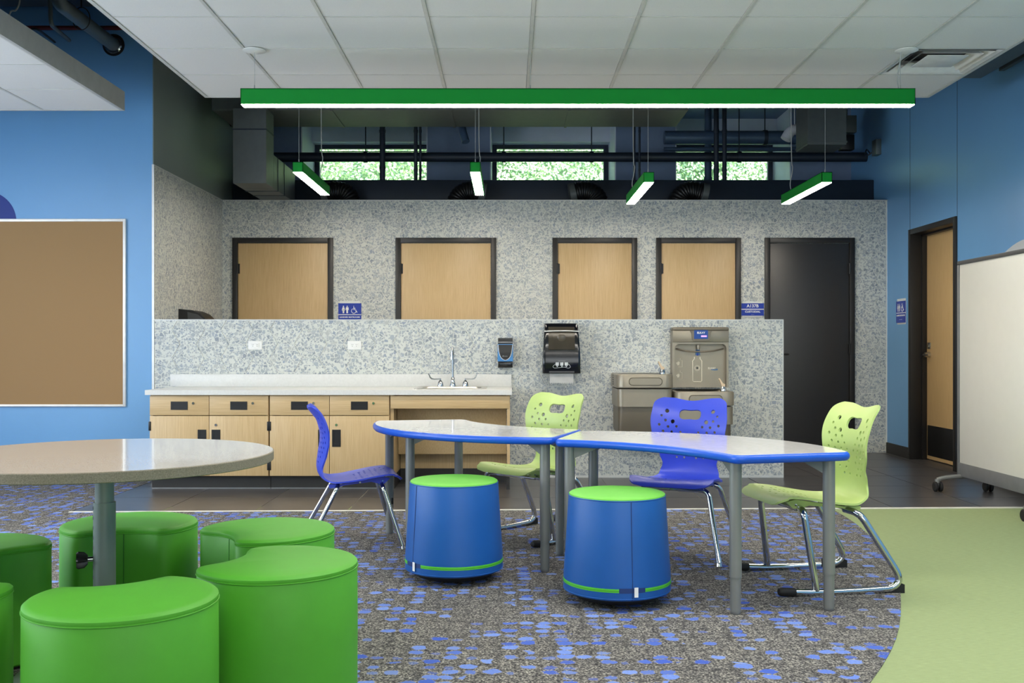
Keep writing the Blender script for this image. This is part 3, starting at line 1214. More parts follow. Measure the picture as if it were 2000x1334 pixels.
# ------------------------------------------------------------------ hedge outside
t = thing('hedge', 'bright sunlit green hedge outside the high windows', 'hedge', (.4, 14.4, 0))
bm = B()
rnd = random.Random(3)
for i in range(32000):
    x, z = rnd.uniform(-5.2, 5.2), rnd.uniform(2.1, 4.3)
    y = -.35 + .18 * math.sin(x * 2.3 + z) + .12 * math.sin(z * 5.1 - x * 1.7) + rnd.uniform(-.12, .25)
    s = rnd.uniform(.016, .036)
    a, b = rnd.uniform(0, 2 * PI), rnd.uniform(-.9, .9)
    u = Vector((math.cos(a), math.sin(b) * .6, math.sin(a))).normalized() * s
    v = u.cross(Vector((rnd.uniform(-.6, .6), -1, rnd.uniform(-.2, .9))).normalized()) * .55
    c = Vector((x, y, z))
    bm.faces.new([bm.verts.new(c - u), bm.verts.new(c + v), bm.verts.new(c + u), bm.verts.new(c - v)])
lf = obj('foliage', mesh('foliage', bm, M['leaf'], fixn=False), None, t)
lf['kind'] = 'stuff'
boxo('inner_twigs', (-5.2, .02, 0), (5.2, .5, 4.2), M['stem'], t)
tag(boxo('ground', (-12, 12.1, -.1), (12, 30, 0), M['soil']), 'bare ground outside behind the building', 'ground', kind='structure')

# ------------------------------------------------------------------ casework
YF = 7.47                                                  # front of the doors
def cx_(x):
    return wx(x, YF)


def pull(parent, c, w, h, y=-.0205):
    """black recessed pull: rim, bowl, lip"""
    bm = B()
    x, z = c
    r = .014
    for lo, hi in (((x - w / 2, y - .003, z - h / 2), (x - w / 2 + r, y + .004, z + h / 2)), ((x + w / 2 - r, y - .003, z - h / 2), (x + w / 2, y + .004, z + h / 2)),
                   ((x - w / 2 + r, y - .003, z + h / 2 - r), (x + w / 2 - r, y + .004, z + h / 2)), ((x - w / 2 + r, y - .003, z - h / 2), (x + w / 2 - r, y + .004, z - h / 2 + r))):
        box(bm, lo, hi)
    box(bm, (x - w / 2 + r, y - .0006, z - h / 2 + r), (x + w / 2 - r, y + .004, z + h / 2 - r))
    box(bm, (x - w / 2 + r, y - .004, z - h / 2 + r), (x + w / 2 - r, y - .0015, z - h / 2 + r + .008))
    return obj('recessed_pull', bm, M['black'], parent)


def lock(parent, x, z):
    bm = B()
    cyl(bm, (x, -.02, z), (x, -.027, z), .0095, 18)
    box(bm, (x - .001, -.0275, z - .006), (x + .001, -.0268, z + .006))
    return obj('lock', bm, M['chrome'], parent, True)


def cabinet(x0, x1, label):
    c = (x0 + x1) / 2
    W = (x1 - x0) / 2
    t = thing('base_cabinet', label, 'cabinet', (c, YF + .02, 0), group='base cabinets under the counter')
    bm = B()
    box(bm, (-W, .0, .1), (-W + .018, .64, .708))
    box(bm, (W - .018, .0, .1), (W, .64, .708))
    box(bm, (-W + .018, .0, .1), (W - .018, .64, .118))
    box(bm, (-W + .018, .62, .118), (W - .018, .64, .708))
    box(bm, (-W + .018, .0, .69), (W - .018, .64, .708))
    obj('carcass', bm, M['wood_v'], t)
    boxo('toe_kick', (-W - .004, .045, 0), (W, .06, .1), M['base'], t)
    boxo('toe_edge', (-W - .004, .043, .0), (W, .046, .008), M['bframe'], t)
    g = .002
    for s in (-1, 1):
        a, b = (-W + g, -g) if s < 0 else (g, W - g)
        d = boxo('drawer', (a, -.02, .556), (b, -.001, .700), M['wood_h'], t, .001)
        pull(d, ((a + b) / 2 + .0, .628), .126, .062)
        lock(d, (a + b) / 2 + .105, .646)
        d = boxo('cabinet_door', (a, -.02, .104), (b, -.001, .551), M['wood_v'], t, .001)
        px = -.052 if s < 0 else .052
        pull(d, (px, .385), .064, .128)
        if s > 0:
            lock(d, .052, .484)
        for z in (.18, .475):
            bm = B()
            xh = s * (W - .002)
            box(bm, (xh - .009, -.024, z - .034), (xh + .009, -.006, z + .034), .002)
            obj('hinge', bm, M['black'], d, True)
    return t


cabinet(cx_(292), cx_(524.5), 'maple base cabinet at the left end of the counter')
cabinet(cx_(526.5), cx_(760.5), 'maple base cabinet in the middle, behind the blue chair')
x0, x1 = cx_(761.5), cx_(996)
t = thing('sink_cabinet', 'open maple knee space cabinet under the sink', 'cabinet', ((x0 + x1) / 2, YF + .02, 0))
W = (x1 - x0) / 2
boxo('apron', (-W + .004, -.02, .606), (W - .008, -.001, .700), M['wood_h'], t, .001)
boxo('side_panel', (-W, .0, .1), (-W + .026, .64, .708), M['wood_v'], t)
boxo('side_panel', (W - .022, -.016, .1), (W, .64, .708), M['wood_v'], t)
bm = B()
prism(bm, [(.17, .70), (.185, .70), (.30, .235), (.285, .235)], -W + .03, W - .026, 'x')
obj('sloped_knee_panel', bm, M['wood_v'], t)
boxo('lower_back_panel', (-W + .03, .44, .105), (W - .026, .455, .45), M['wood_v'], t)
boxo('toe_kick', (-W + .03, .43, 0), (W - .026, .445, .105), M['base'], t)
boxo('panel_foot', (W - .026, -.006, 0), (W - .002, .06, .1), M['base'], t)
boxo('panel_foot', (-W, .045, 0), (-W + .026, .6, .1), M['base'], t)

# counter with a real cut-out for the sink
CT = .7445
SXc, SYc = -.45, 7.865
t = thing('countertop', 'white countertop with a low backsplash over the cabinets', 'countertop', (0, 0, CT))
xa, xb, ya, yb = -2.709, .023, 7.447, YH - .001
sx0, sx1, sy0, sy1 = SXc - .255, SXc + .255, SYc - .215, SYc + .165
bm = B()
for lo, hi in (((xa, ya, -.036), (sx0, yb, 0)), ((sx1, ya, -.036), (xb, yb, 0)), ((sx0, ya, -.036), (sx1, sy0, 0)), ((sx0, sy1, -.036), (sx1, yb, 0))):
    box(bm, lo, hi)
bmesh.ops.remove_doubles(bm, verts=bm.verts, dist=.0001)
obj('slab', bm, M['counter'], t)
boxo('backsplash', (wx(334, YH), YH - .021, 0), (.021, YH - .001, .100), M['counter'], t, .0015)

# sink
t = thing('sink', 'stainless steel drop-in sink set in the counter', 'sink', (SXc, SYc, CT))


def rrect(hx, y0, y1, r, n=5):
    P = []
    for cx, cy, a in ((hx - r, y1 - r, 0), (-hx + r, y1 - r, PI / 2), (-hx + r, y0 + r, PI), (hx - r, y0 + r, 1.5 * PI)):
        for k in range(n + 1):
            P.append((cx + r * math.cos(a + PI / 2 * k / n), cy + r * math.sin(a + PI / 2 * k / n)))
    return P


bm = B()
loops = []
for hx, y0, y1, r, z in ((.277, -.235, .23, .03, .0005), (.277, -.235, .23, .03, .004), (.27, -.228, .223, .03, .006),
                         (.235, -.19, .13, .05, .004), (.228, -.183, .123, .05, -.01), (.215, -.17, .11, .06, -.15), (.06, -.08, .02, .04, -.16)):
    loops.append([(x, y, z) for x, y in rrect(hx, y0, y1, r)])
ringfill(bm, loops, False, True)
obj('basin', bm, M['steel'], t, True)
bm = B()
cyl(bm, (0, -.03, -.162), (0, -.03, -.155), .04, 20)
obj('drain', bm, M['chrome'], t, True)
t = thing('faucet', 'chrome gooseneck faucet with two wing handles', 'faucet', (SXc, 8.04, CT + .006))
bm = B()
lathe(bm, [(.0, 0), (.026, 0), (.026, .01), (.019, .03), (.013, .05), (.016, .06), (.013, .068), (.009, .075), (.0, .076)], 24)
obj('spout_base', bm, M['chrome'], t, True)
bm = B()
P = fillet([(0, 0, .06), (0, 0, .312), (0, -.14, .312), (0, -.14, .235)], .07, 10)
tube(bm, P, .0085, 14)
cyl(bm, (0, -.14, .24), (0, -.14, .215), .0115, 14)
obj('gooseneck_spout', bm, M['chrome'], t, True)
for s in (-1, 1):
    bm = B()
    lathe(bm, [(.0, 0), (.025, 0), (.025, .008), (.021, .03), (.012, .044), (.006, .05), (.006, .064), (.0, .064)], 24, (s * .1, 0, 0))
    hb = obj('handle_body', bm, M['chrome'], t, True)
    bm = B()
    prof = [(s * .098, .062), (s * .15, .062), (s * .168, .067), (s * .18, .08), (s * .188, .098), (s * .198, .106),
            (s * .201, .102), (s * .193, .088), (s * .187, .07), (s * .174, .057), (s * .152, .054), (s * .098, .056)]
    prism(bm, prof, -.011, .008, 'y')
    obj('wing_handle', bm, M['chrome'], hb, True)

# outlets
for px, lb in ((498.5, 'white duplex outlet on the half wall, nearer the pin board'), (692.5, 'white duplex outlet on the half wall, nearer the faucet')):
    t = thing('wall_outlet', lb, 'outlet', (wx(px, YH), YH, 1.08), group='outlets above the counter')
    boxo('cover_plate', (-.057, -.006, -.036), (.057, .0, .036), M['white'], t, .002)
    boxo('receptacle', (-.034, -.0085, -.017), (.034, -.005, .017), M['white'], t, .001)
    bm = B()
    for s in (-1, 1):
        for lo, hi in (((s * .017 - .006, -.009, .002), (s * .017 - .004, -.008, .009)), ((s * .017 + .004, -.009, .002), (s * .017 + .006, -.008, .010))):
            box(bm, lo, hi)
        cyl(bm, (s * .017, -.008, -.007), (s * .017, -.009, -.007), .0025, 8)
    obj('slots', bm, M['black'], t)

# soap dispenser
t = thing('soap_dispenser', 'small black and blue soap dispenser on the half wall', 'dispenser', (wx(987, 8.12), YH, .9))
w_ = .062
bm = B()
prism(bm, [(0, .0), (-.07, .0), (-.09, .05), (-.085, .14), (-.075, .235), (-.05, .24), (0, .235)], -w_ * .95, w_ * .95, 'x')
obj('housing', bm, M['black'], t)
bm = B()
prism(bm, [(-.06, .05), (-.093, .05), (-.092, .11), (-.084, .19), (-.06, .19)], -w_, w_, 'x')
obj('blue_side_shell', bm, M['soap_blue'], t)
bm = B()
sh = [(-.058, .185), (-.05, .12), (-.032, .078), (0, .060), (.032, .078), (.05, .12), (.058, .185)]
A = [bm.verts.new((u, -.0965 + max(0, v - .11) * .12, v)) for u, v in sh]
Bq = [bm.verts.new((u, -.08, v)) for u, v in sh]
bm.faces.new(A)
for i in range(len(sh)):
    bm.faces.new((A[i], A[(i + 1) % len(sh)], Bq[(i + 1) % len(sh)], Bq[i]))
obj('black_front', bm, M['black'], t)
bm = B()
tube(bm, crom([(u, -.097 + max(0, v - .11) * .12, v) for u, v in sh], 6), .0018, 6)
tube(bm, [(-.058, -.088, .205), (.058, -.088, .205)], .0018, 6)
obj('silver_line', bm, M['alu'], t, True)
boxo('push_bar', (-.056, -.098, .012), (.056, -.07, .046), M['blackgloss'], t, .006)
obj('push_highlight', box(B(), (-.045, -.0995, .028), (.045, -.097, .031)), M['bframe'], t)
bm = B()
cyl(bm, (-.018, -.0975, .093), (-.018, -.099, .093), .0055, 14)
box(bm, (-.010, -.099, .0905), (.018, -.0975, .0945))
obj('emblem', bm, M['bframe'], t)

# paper towel dispenser
pc = (wx(1060, 7.98) + wx(1134, 7.98)) / 2
t = thing('towel_dispenser', 'black paper towel dispenser with a towel hanging out', 'dispenser', (pc, YH, .856))
prof = [(0, .0), (-.205, .0), (-.215, .03), (-.212, .12), (-.20, .23), (-.18, .32), (-.15, .375), (-.10, .40), (0, .405)]
bm = B()
n = len(prof)
A, Cc = [], []
for s, L in ((-1, A), (1, Cc)):
    for y, z in prof:
        hw_ = .152 - .02 * max(0, (z - .03) / .38) ** 1.3
        L.append(bm.verts.new((s * hw_, y, z)))
bm.faces.new(A[::-1])
bm.faces.new(Cc)
for i in range(n):
    bm.faces.new((A[i], A[(i + 1) % n], Cc[(i + 1) % n], Cc[i]))
es = [e for e in bm.edges if abs(e.verts[0].co.x - e.verts[1].co.x) < .05 and e.verts[0].co.y < -.01 and e.verts[1].co.y < -.01]
bmesh.ops.bevel(bm, geom=es, offset=.02, segments=4, affect='EDGES', profile=.5)
obj('housing', bm, M['blackgloss'], t, True, angle=50)
bm = B()
wp = [(-.2125, .19), (-.2015, .235), (-.1815, .322), (-.152, .372)]
A = [bm.verts.new((-.105, y - .0012, z)) for y, z in wp]
Cc = [bm.verts.new((.105, y - .0012, z)) for y, z in wp]
wp0 = (-.2075, .19)
for i in range(3):
    bm.faces.new((A[i], A[i + 1], Cc[i + 1], Cc[i]))
bmesh.ops.solidify(bm, geom=list(bm.faces), thickness=.001)
obj('smoked_window', bm, M['smoke'], t, True)
bm = B()
tube(bm, crom([(-.138, -.182, .335), (-.08, -.187, .338), (0, -.189, .339), (.08, -.187, .338), (.138, -.182, .335)], 6), .0045, 8)
obj('cover_ridge', bm, M['alu'], t, True)
bm = B()
lathe(bm, [(.0, .006), (.02, .005), (.032, .0)], 20)
bmesh.ops.transform(bm, matrix=Matrix.Translation((0, -.197, .285)) @ Matrix.Rotation(PI / 2, 4, 'X'), verts=bm.verts)
obj('lock_button', bm, M['smoke'], t, True)
boxo('bottom_slot', (-.10, -.2165, .006), (.10, -.21, .018), M['brail'], t)
bm = B()
yq = -.217
def pan(x0, x1, z0, z1):
    box(bm, (x0, yq, z0), (x1, yq + .002, z1))
for x in (-.036, 0, .036):
    pan(x - .013, x + .013, .062, .088)
    pan(x - .005, x + .006, .052, .060)
tube(bm, crom([(-.05, yq, .075), (-.07, yq, .055), (-.058, yq, .043), (-.03, yq, .045), (.02, yq, .05), (.05, yq, .042), (.068, yq, .05), (.06, yq, .068), (.05, yq, .075)], 5), .0016, 6)
obj('instruction_pictograms', bm, M['pale'], t)
obj('fine_print', box(B(), (-.03, yq, .0975), (.03, yq + .002, .1005)), M['bframe'], t)
bm = B()
nz_ = 13
hw_ = .095
top_ = [(-hw_, .012), (hw_, .012)]
bot = []
for k in range(nz_ * 2 + 1):
    x = hw_ - 2 * hw_ * k / (nz_ * 2)
    bot.append((x, -.086 if k % 2 else -.074))
A = [bm.verts.new((x, -.185 + .02 * (z + .07), z)) for x, z in [(-hw_, .012), (hw_, .012)] + bot]
bm.faces.new(A)
bmesh.ops.solidify(bm, geom=list(bm.faces), thickness=.0006)
obj('paper_towel', bm, M['paper'], t)

# second dispenser on the side wall, seen over the half wall
t = thing('towel_dispenser', 'black dispenser on the side wall just showing above the half wall', 'dispenser', (XL, 8.78, 1.0))
prof = [(.0, .0), (.23, .0), (.262, .06), (.27, .16), (.265, .24), (.24, .31), (.19, .36), (.12, .39), (0, .402)]
bm = B()
n = len(prof)
A = [bm.verts.new((x, 0, z)) for x, z in prof]
Cc = [bm.verts.new((x, .3, z)) for x, z in prof]
bm.faces.new(A)
bm.faces.new(Cc[::-1])
for i in range(n):
    bm.faces.new((A[i], A[(i + 1) % n], Cc[(i + 1) % n], Cc[i]))
obj('housing', bm, M['black'], t, True, angle=40)
bm = B()
prism(bm, [(.10, .06), (.25, .06), (.255, .16), (.25, .24), (.22, .31), (.17, .352), (.08, .375)], -.003, .003, 'y')
obj('smoked_side', bm, M['brail'], t)

# ------------------------------------------------------------------ signs
def person_icon(bm, x, z, h, y, dress, fr):
    def P(pts):
        vs = [bm.verts.new(fr(x + a * h, y, z + b * h)) for a, b in pts]
        ws = [bm.verts.new(fr(x + a * h, y + .001, z + b * h)) for a, b in pts]
        bm.faces.new(vs)
        n = len(vs)
        for i in range(n):
            bm.faces.new((vs[i], ws[i], ws[(i + 1) % n], vs[(i + 1) % n]))
    P([(.085 * math.cos(a), .93 + .085 * math.sin(a)) for a in [2 * PI * k / 14 for k in range(14)]])
    if dress:
        P([(-.11, .81), (.11, .81), (.23, .45), (.15, .42), (.12, .55), (.19, .30), (.11, .30), (.10, 0), (-.10, 0), (-.11, .30), (-.19, .30), (-.12, .55), (-.15, .42), (-.23, .45)])
    else:
        P([(-.17, .81), (.17, .81), (.21, .44), (.14, .44), (.12, .60), (.11, 0), (-.11, 0), (-.12, .60), (-.14, .44), (-.21, .44)])


def wheel_icon(bm, x, z, h, y, fr):
    def T(pts, r):
        tube(bm, [fr(x + a * h, y, z + b * h) for a, b in pts], r * h, 6)
    T([(-.02 + .3 * math.cos(a), .3 + .3 * math.sin(a)) for a in [1.9 + 4.3 * k / 18 for k in range(19)]], .04)
    T([(-.02, .78), (.0, .45), (.22, .45), (.36, .12), (.46, .17)], .05)
    T([(-.02, .64), (.2, .64)], .04)
    T([(-.04, .9), (.0, .9)], .085)


def sign(t, w, h, rows, fr, lab):
    """rows: list of (z0, z1) blue fields on a white backer"""
    def bx(name, x0, x1, z0, z1, y0, y1, mat):
        bm = B()
        vs = [fr(x, y, z) for x in (x0, x1) for y in (y0, y1) for z in (z0, z1)]
        lo = tuple(min(v[i] for v in vs) for i in range(3))
        hi = tuple(max(v[i] for v in vs) for i in range(3))
        box(bm, lo, hi)
        return obj(name, bm, mat, t)
    bx('backer', -w / 2 + .012, w / 2 - .012, 0, h, -.004, 0, M['clear'])
    bx('white_plate', -w / 2, w / 2, rows[-1][0], rows[0][1], -.007, -.004, M['sign_white'])
    for z0, z1 in rows:
        bx('blue_panel', -w / 2, w / 2, z0, z1, -.010, -.007, M['sign_blue'])


ident = lambda x, y, z: (x, y, z)
for nm, loc, rz, lb in (('restroom_sign', (wx(683.5, YB), YB - .001, 1.285), 0, 'blue learner restrooms sign between two maple doors'),
                        ('restroom_sign', (XR - .0, 9.76, 1.29), -PI / 2, 'blue restroom sign on the blue wall beside the door')):
    t = thing(nm, lb, 'sign', loc, rz, group='blue restroom signs')
    t.rotation_euler = (0, 0, -PI / 2 if rz else 0)
    sign(t, .232, .25, [(.115, .226), (.015, .107)], ident, lb)
    bm = B()
    person_icon(bm, -.064, .125, .075, -.0115, True, ident)
    person_icon(bm, -.026, .125, .075, -.0115, False, ident)
    wheel_icon(bm, .042, .125, .078, -.0105, ident)
    obj('pictograms', bm, M['sign_white'], t)
    text('lettering', 'LEARNER RESTROOMS', .0205, M['sign_white'], t, at_front(0, -.0108, .085), bold=.0004)
    text('braille', '........ .........', .018, M['sign_white'], t, at_front(0, -.0108, .05))
t = thing('room_sign', 'blue A137B custodial sign left of the black door', 'sign', (wx(1469.5, YB), YB - .001, 1.372))
sign(t, .228, .158, [(.083, .139), (.014, .074)], ident, '')
text('lettering', 'A137B', .044, M['sign_white'], t, at_front(0, -.0108, .111), bold=.0008)
text('lettering', 'CUSTODIAL', .0285, M['sign_white'], t, at_front(0, -.0108, .053), bold=.0005)
text('braille', '.........', .016, M['sign_white'], t, at_front(0, -.0108, .028))

# pin board
t = thing('pin_board', 'large tan pin board with a white frame on the blue wall', 'pin board', (-4.35, YH, wz(794, YH)))
x1 = wx(247, YH) + 4.35
zt = wz(428, YH) - wz(794, YH)
boxo('cork_panel', (-1.2, -.012, .01), (x1 - .015, -.001, zt - .01), M['tack'], t)
bm = B()
for lo, hi in (((x1 - .022, -.022, 0), (x1, 0, zt)), ((-1.22, -.022, 0), (-1.2, 0, zt)), ((-1.2, -.022, zt - .022), (x1 - .022, 0, zt)), ((-1.2, -.022, 0), (x1 - .022, 0, .018))):
    box(bm, lo, hi, .002)
obj('board_frame', bm, M['alu'], t, True)

# ------------------------------------------------------------------ drinking fountain with bottle filler
def uhead(bm, x0, x1, y0, y1, z0, z1, r=.06, lip=.0):
    """block with rounded front corners, flat against the wall"""
    P = []
    n = 6
    P += [(x0, y1)]
    P += [(x0 + r - r * math.cos(PI / 2 * k / n), y0 + r - r * math.sin(PI / 2 * k / n)) for k in range(n + 1)]
    P += [(x1 - r + r * math.sin(PI / 2 * k / n), y0 + r - r * math.cos(PI / 2 * k / n)) for k in range(n + 1)]
    P += [(x1, y1)]
    return P


def uloops(x0, x1, y0, y1, r, spec):
    """spec: list of (inset, z)"""
    L = []
    for i, z in spec:
        P = uhead(None, x0 + i, x1 - i, y0 + i, y1 - max(0, i) * .3, 0, 0, max(.01, r - i * .5))
        L.append([(a, b, z) for a, b in P])
    return L


t = thing('drinking_fountain', 'taupe steel twin drinking fountain with a bottle filler', 'drinking fountain', (1.3, YH, 0))
YQ = 0.0


def fount(x0, x1, ztop, hh, zb, tag_):
    yf = -.45
    bm = B()
    ringfill(bm, uloops(x0, x1, yf, 0, .07, [(.006, ztop - hh), (0, ztop - hh + .006), (0, ztop - .012), (.004, ztop - .003), (.012, ztop)]), True, False)
    ringfill(bm, uloops(x0, x1, yf, 0, .07, [(.012, ztop), (.028, ztop - .002), (.05, ztop - .016), (.11, ztop - .03)]), False, True)
    bmesh.ops.remove_doubles(bm, verts=bm.verts, dist=.0002)
    h = obj('basin_head', bm, M['taupe'], t, True)
    bm = B()
    ringfill(bm, uloops(x0 + .012, x1 - .012, yf + .012, -.02, .065, [(.0, ztop + .0008), (.012, ztop + .0012), (.03, ztop - .002), (.055, ztop - .012), (.12, ztop - .024)]), False, True)
    obj('steel_basin', bm, M['steel'], h, True)
    bm = B()
    c, w_, hz = (x0 + x1) / 2, .125, .026
    zc = ztop - hh * .52
    bar = []
    for k in range(9):
        a = -PI / 2 + PI * k / 8
        bar.append((c + w_ - hz + hz * math.cos(a), zc + hz * math.sin(a)))
    for k in range(9):
        a = PI / 2 + PI * k / 8
        bar.append((c - w_ + hz + hz * math.cos(a), zc + hz * math.sin(a)))
    prism(bm, bar, yf - .006, yf + .01, 'y')
    obj('push_bar', bm, M['taupe'], h, True)
    bm = B()
    tube(bm, [(u, yf - .001, v) for u, v in [(c + (a - c) * 1.03, zc + (b - zc) * 1.12) for a, b in bar]], .003, 6, closed=True)
    obj('push_bar_groove', bm, M['taupe_d'], h, True)
    bm = B()
    bx_ = x1 - .075
    lathe(bm, [(.0, 0), (.026, .0), (.024, .02), (.017, .035), (.013, .05), (.0, .05)], 20, (bx_, yf + .10, ztop - .004))
    obj('bubbler_base', bm, M['chrome'], h, True)
    bm = B()
    prism(bm, [(bx_ - .03, .10), (bx_ - .036, .094), (bx_ - .012, .036), (bx_ + .008, .03), (bx_ + .012, .052), (bx_ - .006, .062)], yf + .085, yf + .115,
          frame=lambda u, v, q: (u, q, v + ztop))
    obj('bubbler_guard', bm, M['tan'], h, True)
    bm = B()
    ringfill(bm, uloops(x0 + .008, x1 - .006, yf + .03, 0, .05, [(.0, ztop - hh - .145), (0, ztop - hh - .008)]), True, True)
    obj('upper_cabinet', bm, M['taupe'], t, True)
    bm = B()
    ringfill(bm, uloops(x0 + .018, x1 - .016, yf + .06, 0, .05, [(.03, zb), (0, zb + .05), (0, ztop - hh - .146)]), True, True)
    obj('lower_cabinet', bm, M['taupe_d'], t, True)
    return h


h1 = fount(.834 - 1.3, 1.277 - 1.3, .855, .108, .36, 'l')
h2 = fount(1.287 - 1.3, 1.752 - 1.3, .722, .112, .28, 'r')
for k in range(5):
    obj('vent_slot', box(B(), (.834 - 1.3 - .0015, -.20, .838 - k * .018), (.834 - 1.3 + .002, -.12, .846 - k * .018)), M['black'], h1)


def fx(x):
    return (x - CX) / 242.0 - 1.3


def fz(y):
    return HC - (y - CY) / 242.0


px0, px1 = fx(1313), fx(1422.5)
bm = B()
box(bm, (px0, -.05, fz(757)), (px1, 0, fz(668)))
bp = obj('bottle_filler_back', bm, M['taupe'], t)
bm = B()
box(bm, (px0, -.125, fz(668)), (px1, 0, fz(645.5)), .004)
obj('filler_hood', bm, M['taupe'], t, True)
bm = B()
box(bm, (px0 - .001, -.13, fz(647)), (px1 + .001, 0, fz(639)), .012, 3)
obj('filler_cap', bm, M['taupe_d'], t, True)
bm = B()
# frame around the alcove with an arched top corner
o1 = [(px0, fz(757)), (px0, fz(667)), (px1, fz(667)), (px1, fz(757))]
xi0, xi1, zi = fx(1317.5), fx(1418.5), fz(672)
r = .035
inn = [(xi0, fz(757))] + [(xi0 + r - r * math.cos(PI / 2 * k / 6), zi - r + r * math.sin(PI / 2 * k / 6)) for k in range(7)] + \
      [(xi1 - r + r * math.sin(PI / 2 * k / 6), zi - r + r * math.cos(PI / 2 * k / 6)) for k in range(7)] + [(xi1, fz(757))]
fpoly = [o1[0], o1[1], o1[2], o1[3]] + inn[::-1]
prism(bm, fpoly, -.11, -.04, 'y')
obj('alcove_frame', bm, M['taupe'], t)
bm = B()
P = [(fx(1346), fz(646)), (fx(1349.5), fz(650)), (fx(1350.5), fz(663)), (fx(1353), fz(666)), (fx(1383), fz(666)), (fx(1385.5), fz(663)), (fx(1386.5), fz(650)), (fx(1390), fz(646))]
prism(bm, P, -.138, -.12, 'y')
obj('display_console', bm, M['taupe_d'], t)
scr = boxo('display_screen', (fx(1354), -.1395, fz(662)), (fx(1381), -.137, fz(645)), M['screen'], t)
text('lettering', 'ELKAY', .022, M['sign_white'], scr, at_front(fx(1367.5), -.1402, fz(650.2)), bold=.0006)
obj('status_bar', box(B(), (fx(1367.5), -.1403, fz(658.4)), (fx(1378.5), -.139, fz(655.2))), M['pink'], scr)
bm = B()
cyl(bm, (fx(1365), -.085, fz(674)), (fx(1365), -.085, fz(680)), .014, 16)
cyl(bm, (fx(1365), -.085, fz(680)), (fx(1365), -.085, fz(683)), .009, 16)
obj('filler_nozzle', bm, M['taupe'], t, True)
bm = B()
arc = crom([(fx(1322), -.055, fz(681)), (fx(1340), -.075, fz(685)), (fx(1367), -.085, fz(687)), (fx(1395), -.075, fz(685)), (fx(1415), -.055, fz(681))], 6)
tube(bm, arc, .006, 8)
obj('splash_ridge', bm, M['taupe_d'], t, True)
yy = -.0515
bm = B()
bot = [(1358.6, 697), (1358.6, 701), (1355.2, 705), (1355.2, 744), (1357, 746), (1371, 746), (1373, 744), (1373, 705), (1369.6, 701), (1369.6, 697)]
tube(bm, [(fx(a), yy, fz(b)) for a, b in bot], .0035, 6)
obj('bottle_outline', bm, M['icon'], t)
bm = B()
for rr in (.022, .015):
    tube(bm, [(fx(1364) + rr * math.cos(a), yy, fz(719) + rr * math.sin(a)) for a in [2 * PI * k / 24 for k in range(24)]], .0016, 6, closed=True)
obj('sensor_rings', bm, M['icon'], t)
bm = B()
cyl(bm, (fx(1364), yy + .002, fz(719)), (fx(1364), yy - .003, fz(719)), .007, 16)
obj('sensor_button', bm, M['black'], t, True)
bm = B()
prism(bm, [(fx(1361), fz(683)), (fx(1369), fz(683)), (fx(1370), fz(694)), (fx(1360), fz(694))], yy + .001, yy, 'y')
obj('water_print', bm, M['icon_blue'], t)
bm = B()
prism(bm, [(fx(1364.5), fz(688.5)), (fx(1362.6), fz(692.5)), (fx(1363.2), fz(694.2)), (fx(1364.5), fz(695)), (fx(1365.8), fz(694.2)), (fx(1366.4), fz(692.5))], yy, yy - .001, 'y')
obj('water_drop_print', bm, M['sign_blue'], t)
for z0 in (700, 724):
    bm = B()
    tube(bm, [(fx(a), yy, fz(b + z0)) for a, b in ((1330.5, 0), (1330.5, 3), (1334.5, 4.5), (1334.5, 17), (1326, 17))], .0018, 6)
    prism(bm, [(fx(1322.5), fz(z0 + 9)), (fx(1327), fz(z0 + 6)), (fx(1329.5), fz(z0 + 8)), (fx(1328.5), fz(z0 + 13)), (fx(1325.5), fz(z0 + 14))], yy, yy - .001, 'y')
    obj('usage_pictogram', bm, M['icon'], t)
text('lettering', 'ELKAY', .021, M['icon'], t, at_front(fx(1392.5), yy - .001, fz(719.6)), bold=.0006)
bm = B()
cyl(bm, (fx(1402.5), yy, fz(722)), (fx(1402.5), yy - .001, fz(722)), .0075, 16)
prism(bm, [(fx(1391), fz(721.6)), (fx(1400.5), fz(721.2)), (fx(1400.5), fz(724)), (fx(1391), fz(723))], yy, yy - .001, 'y')
obj('logo_print', bm, M['icon_blue'], t)

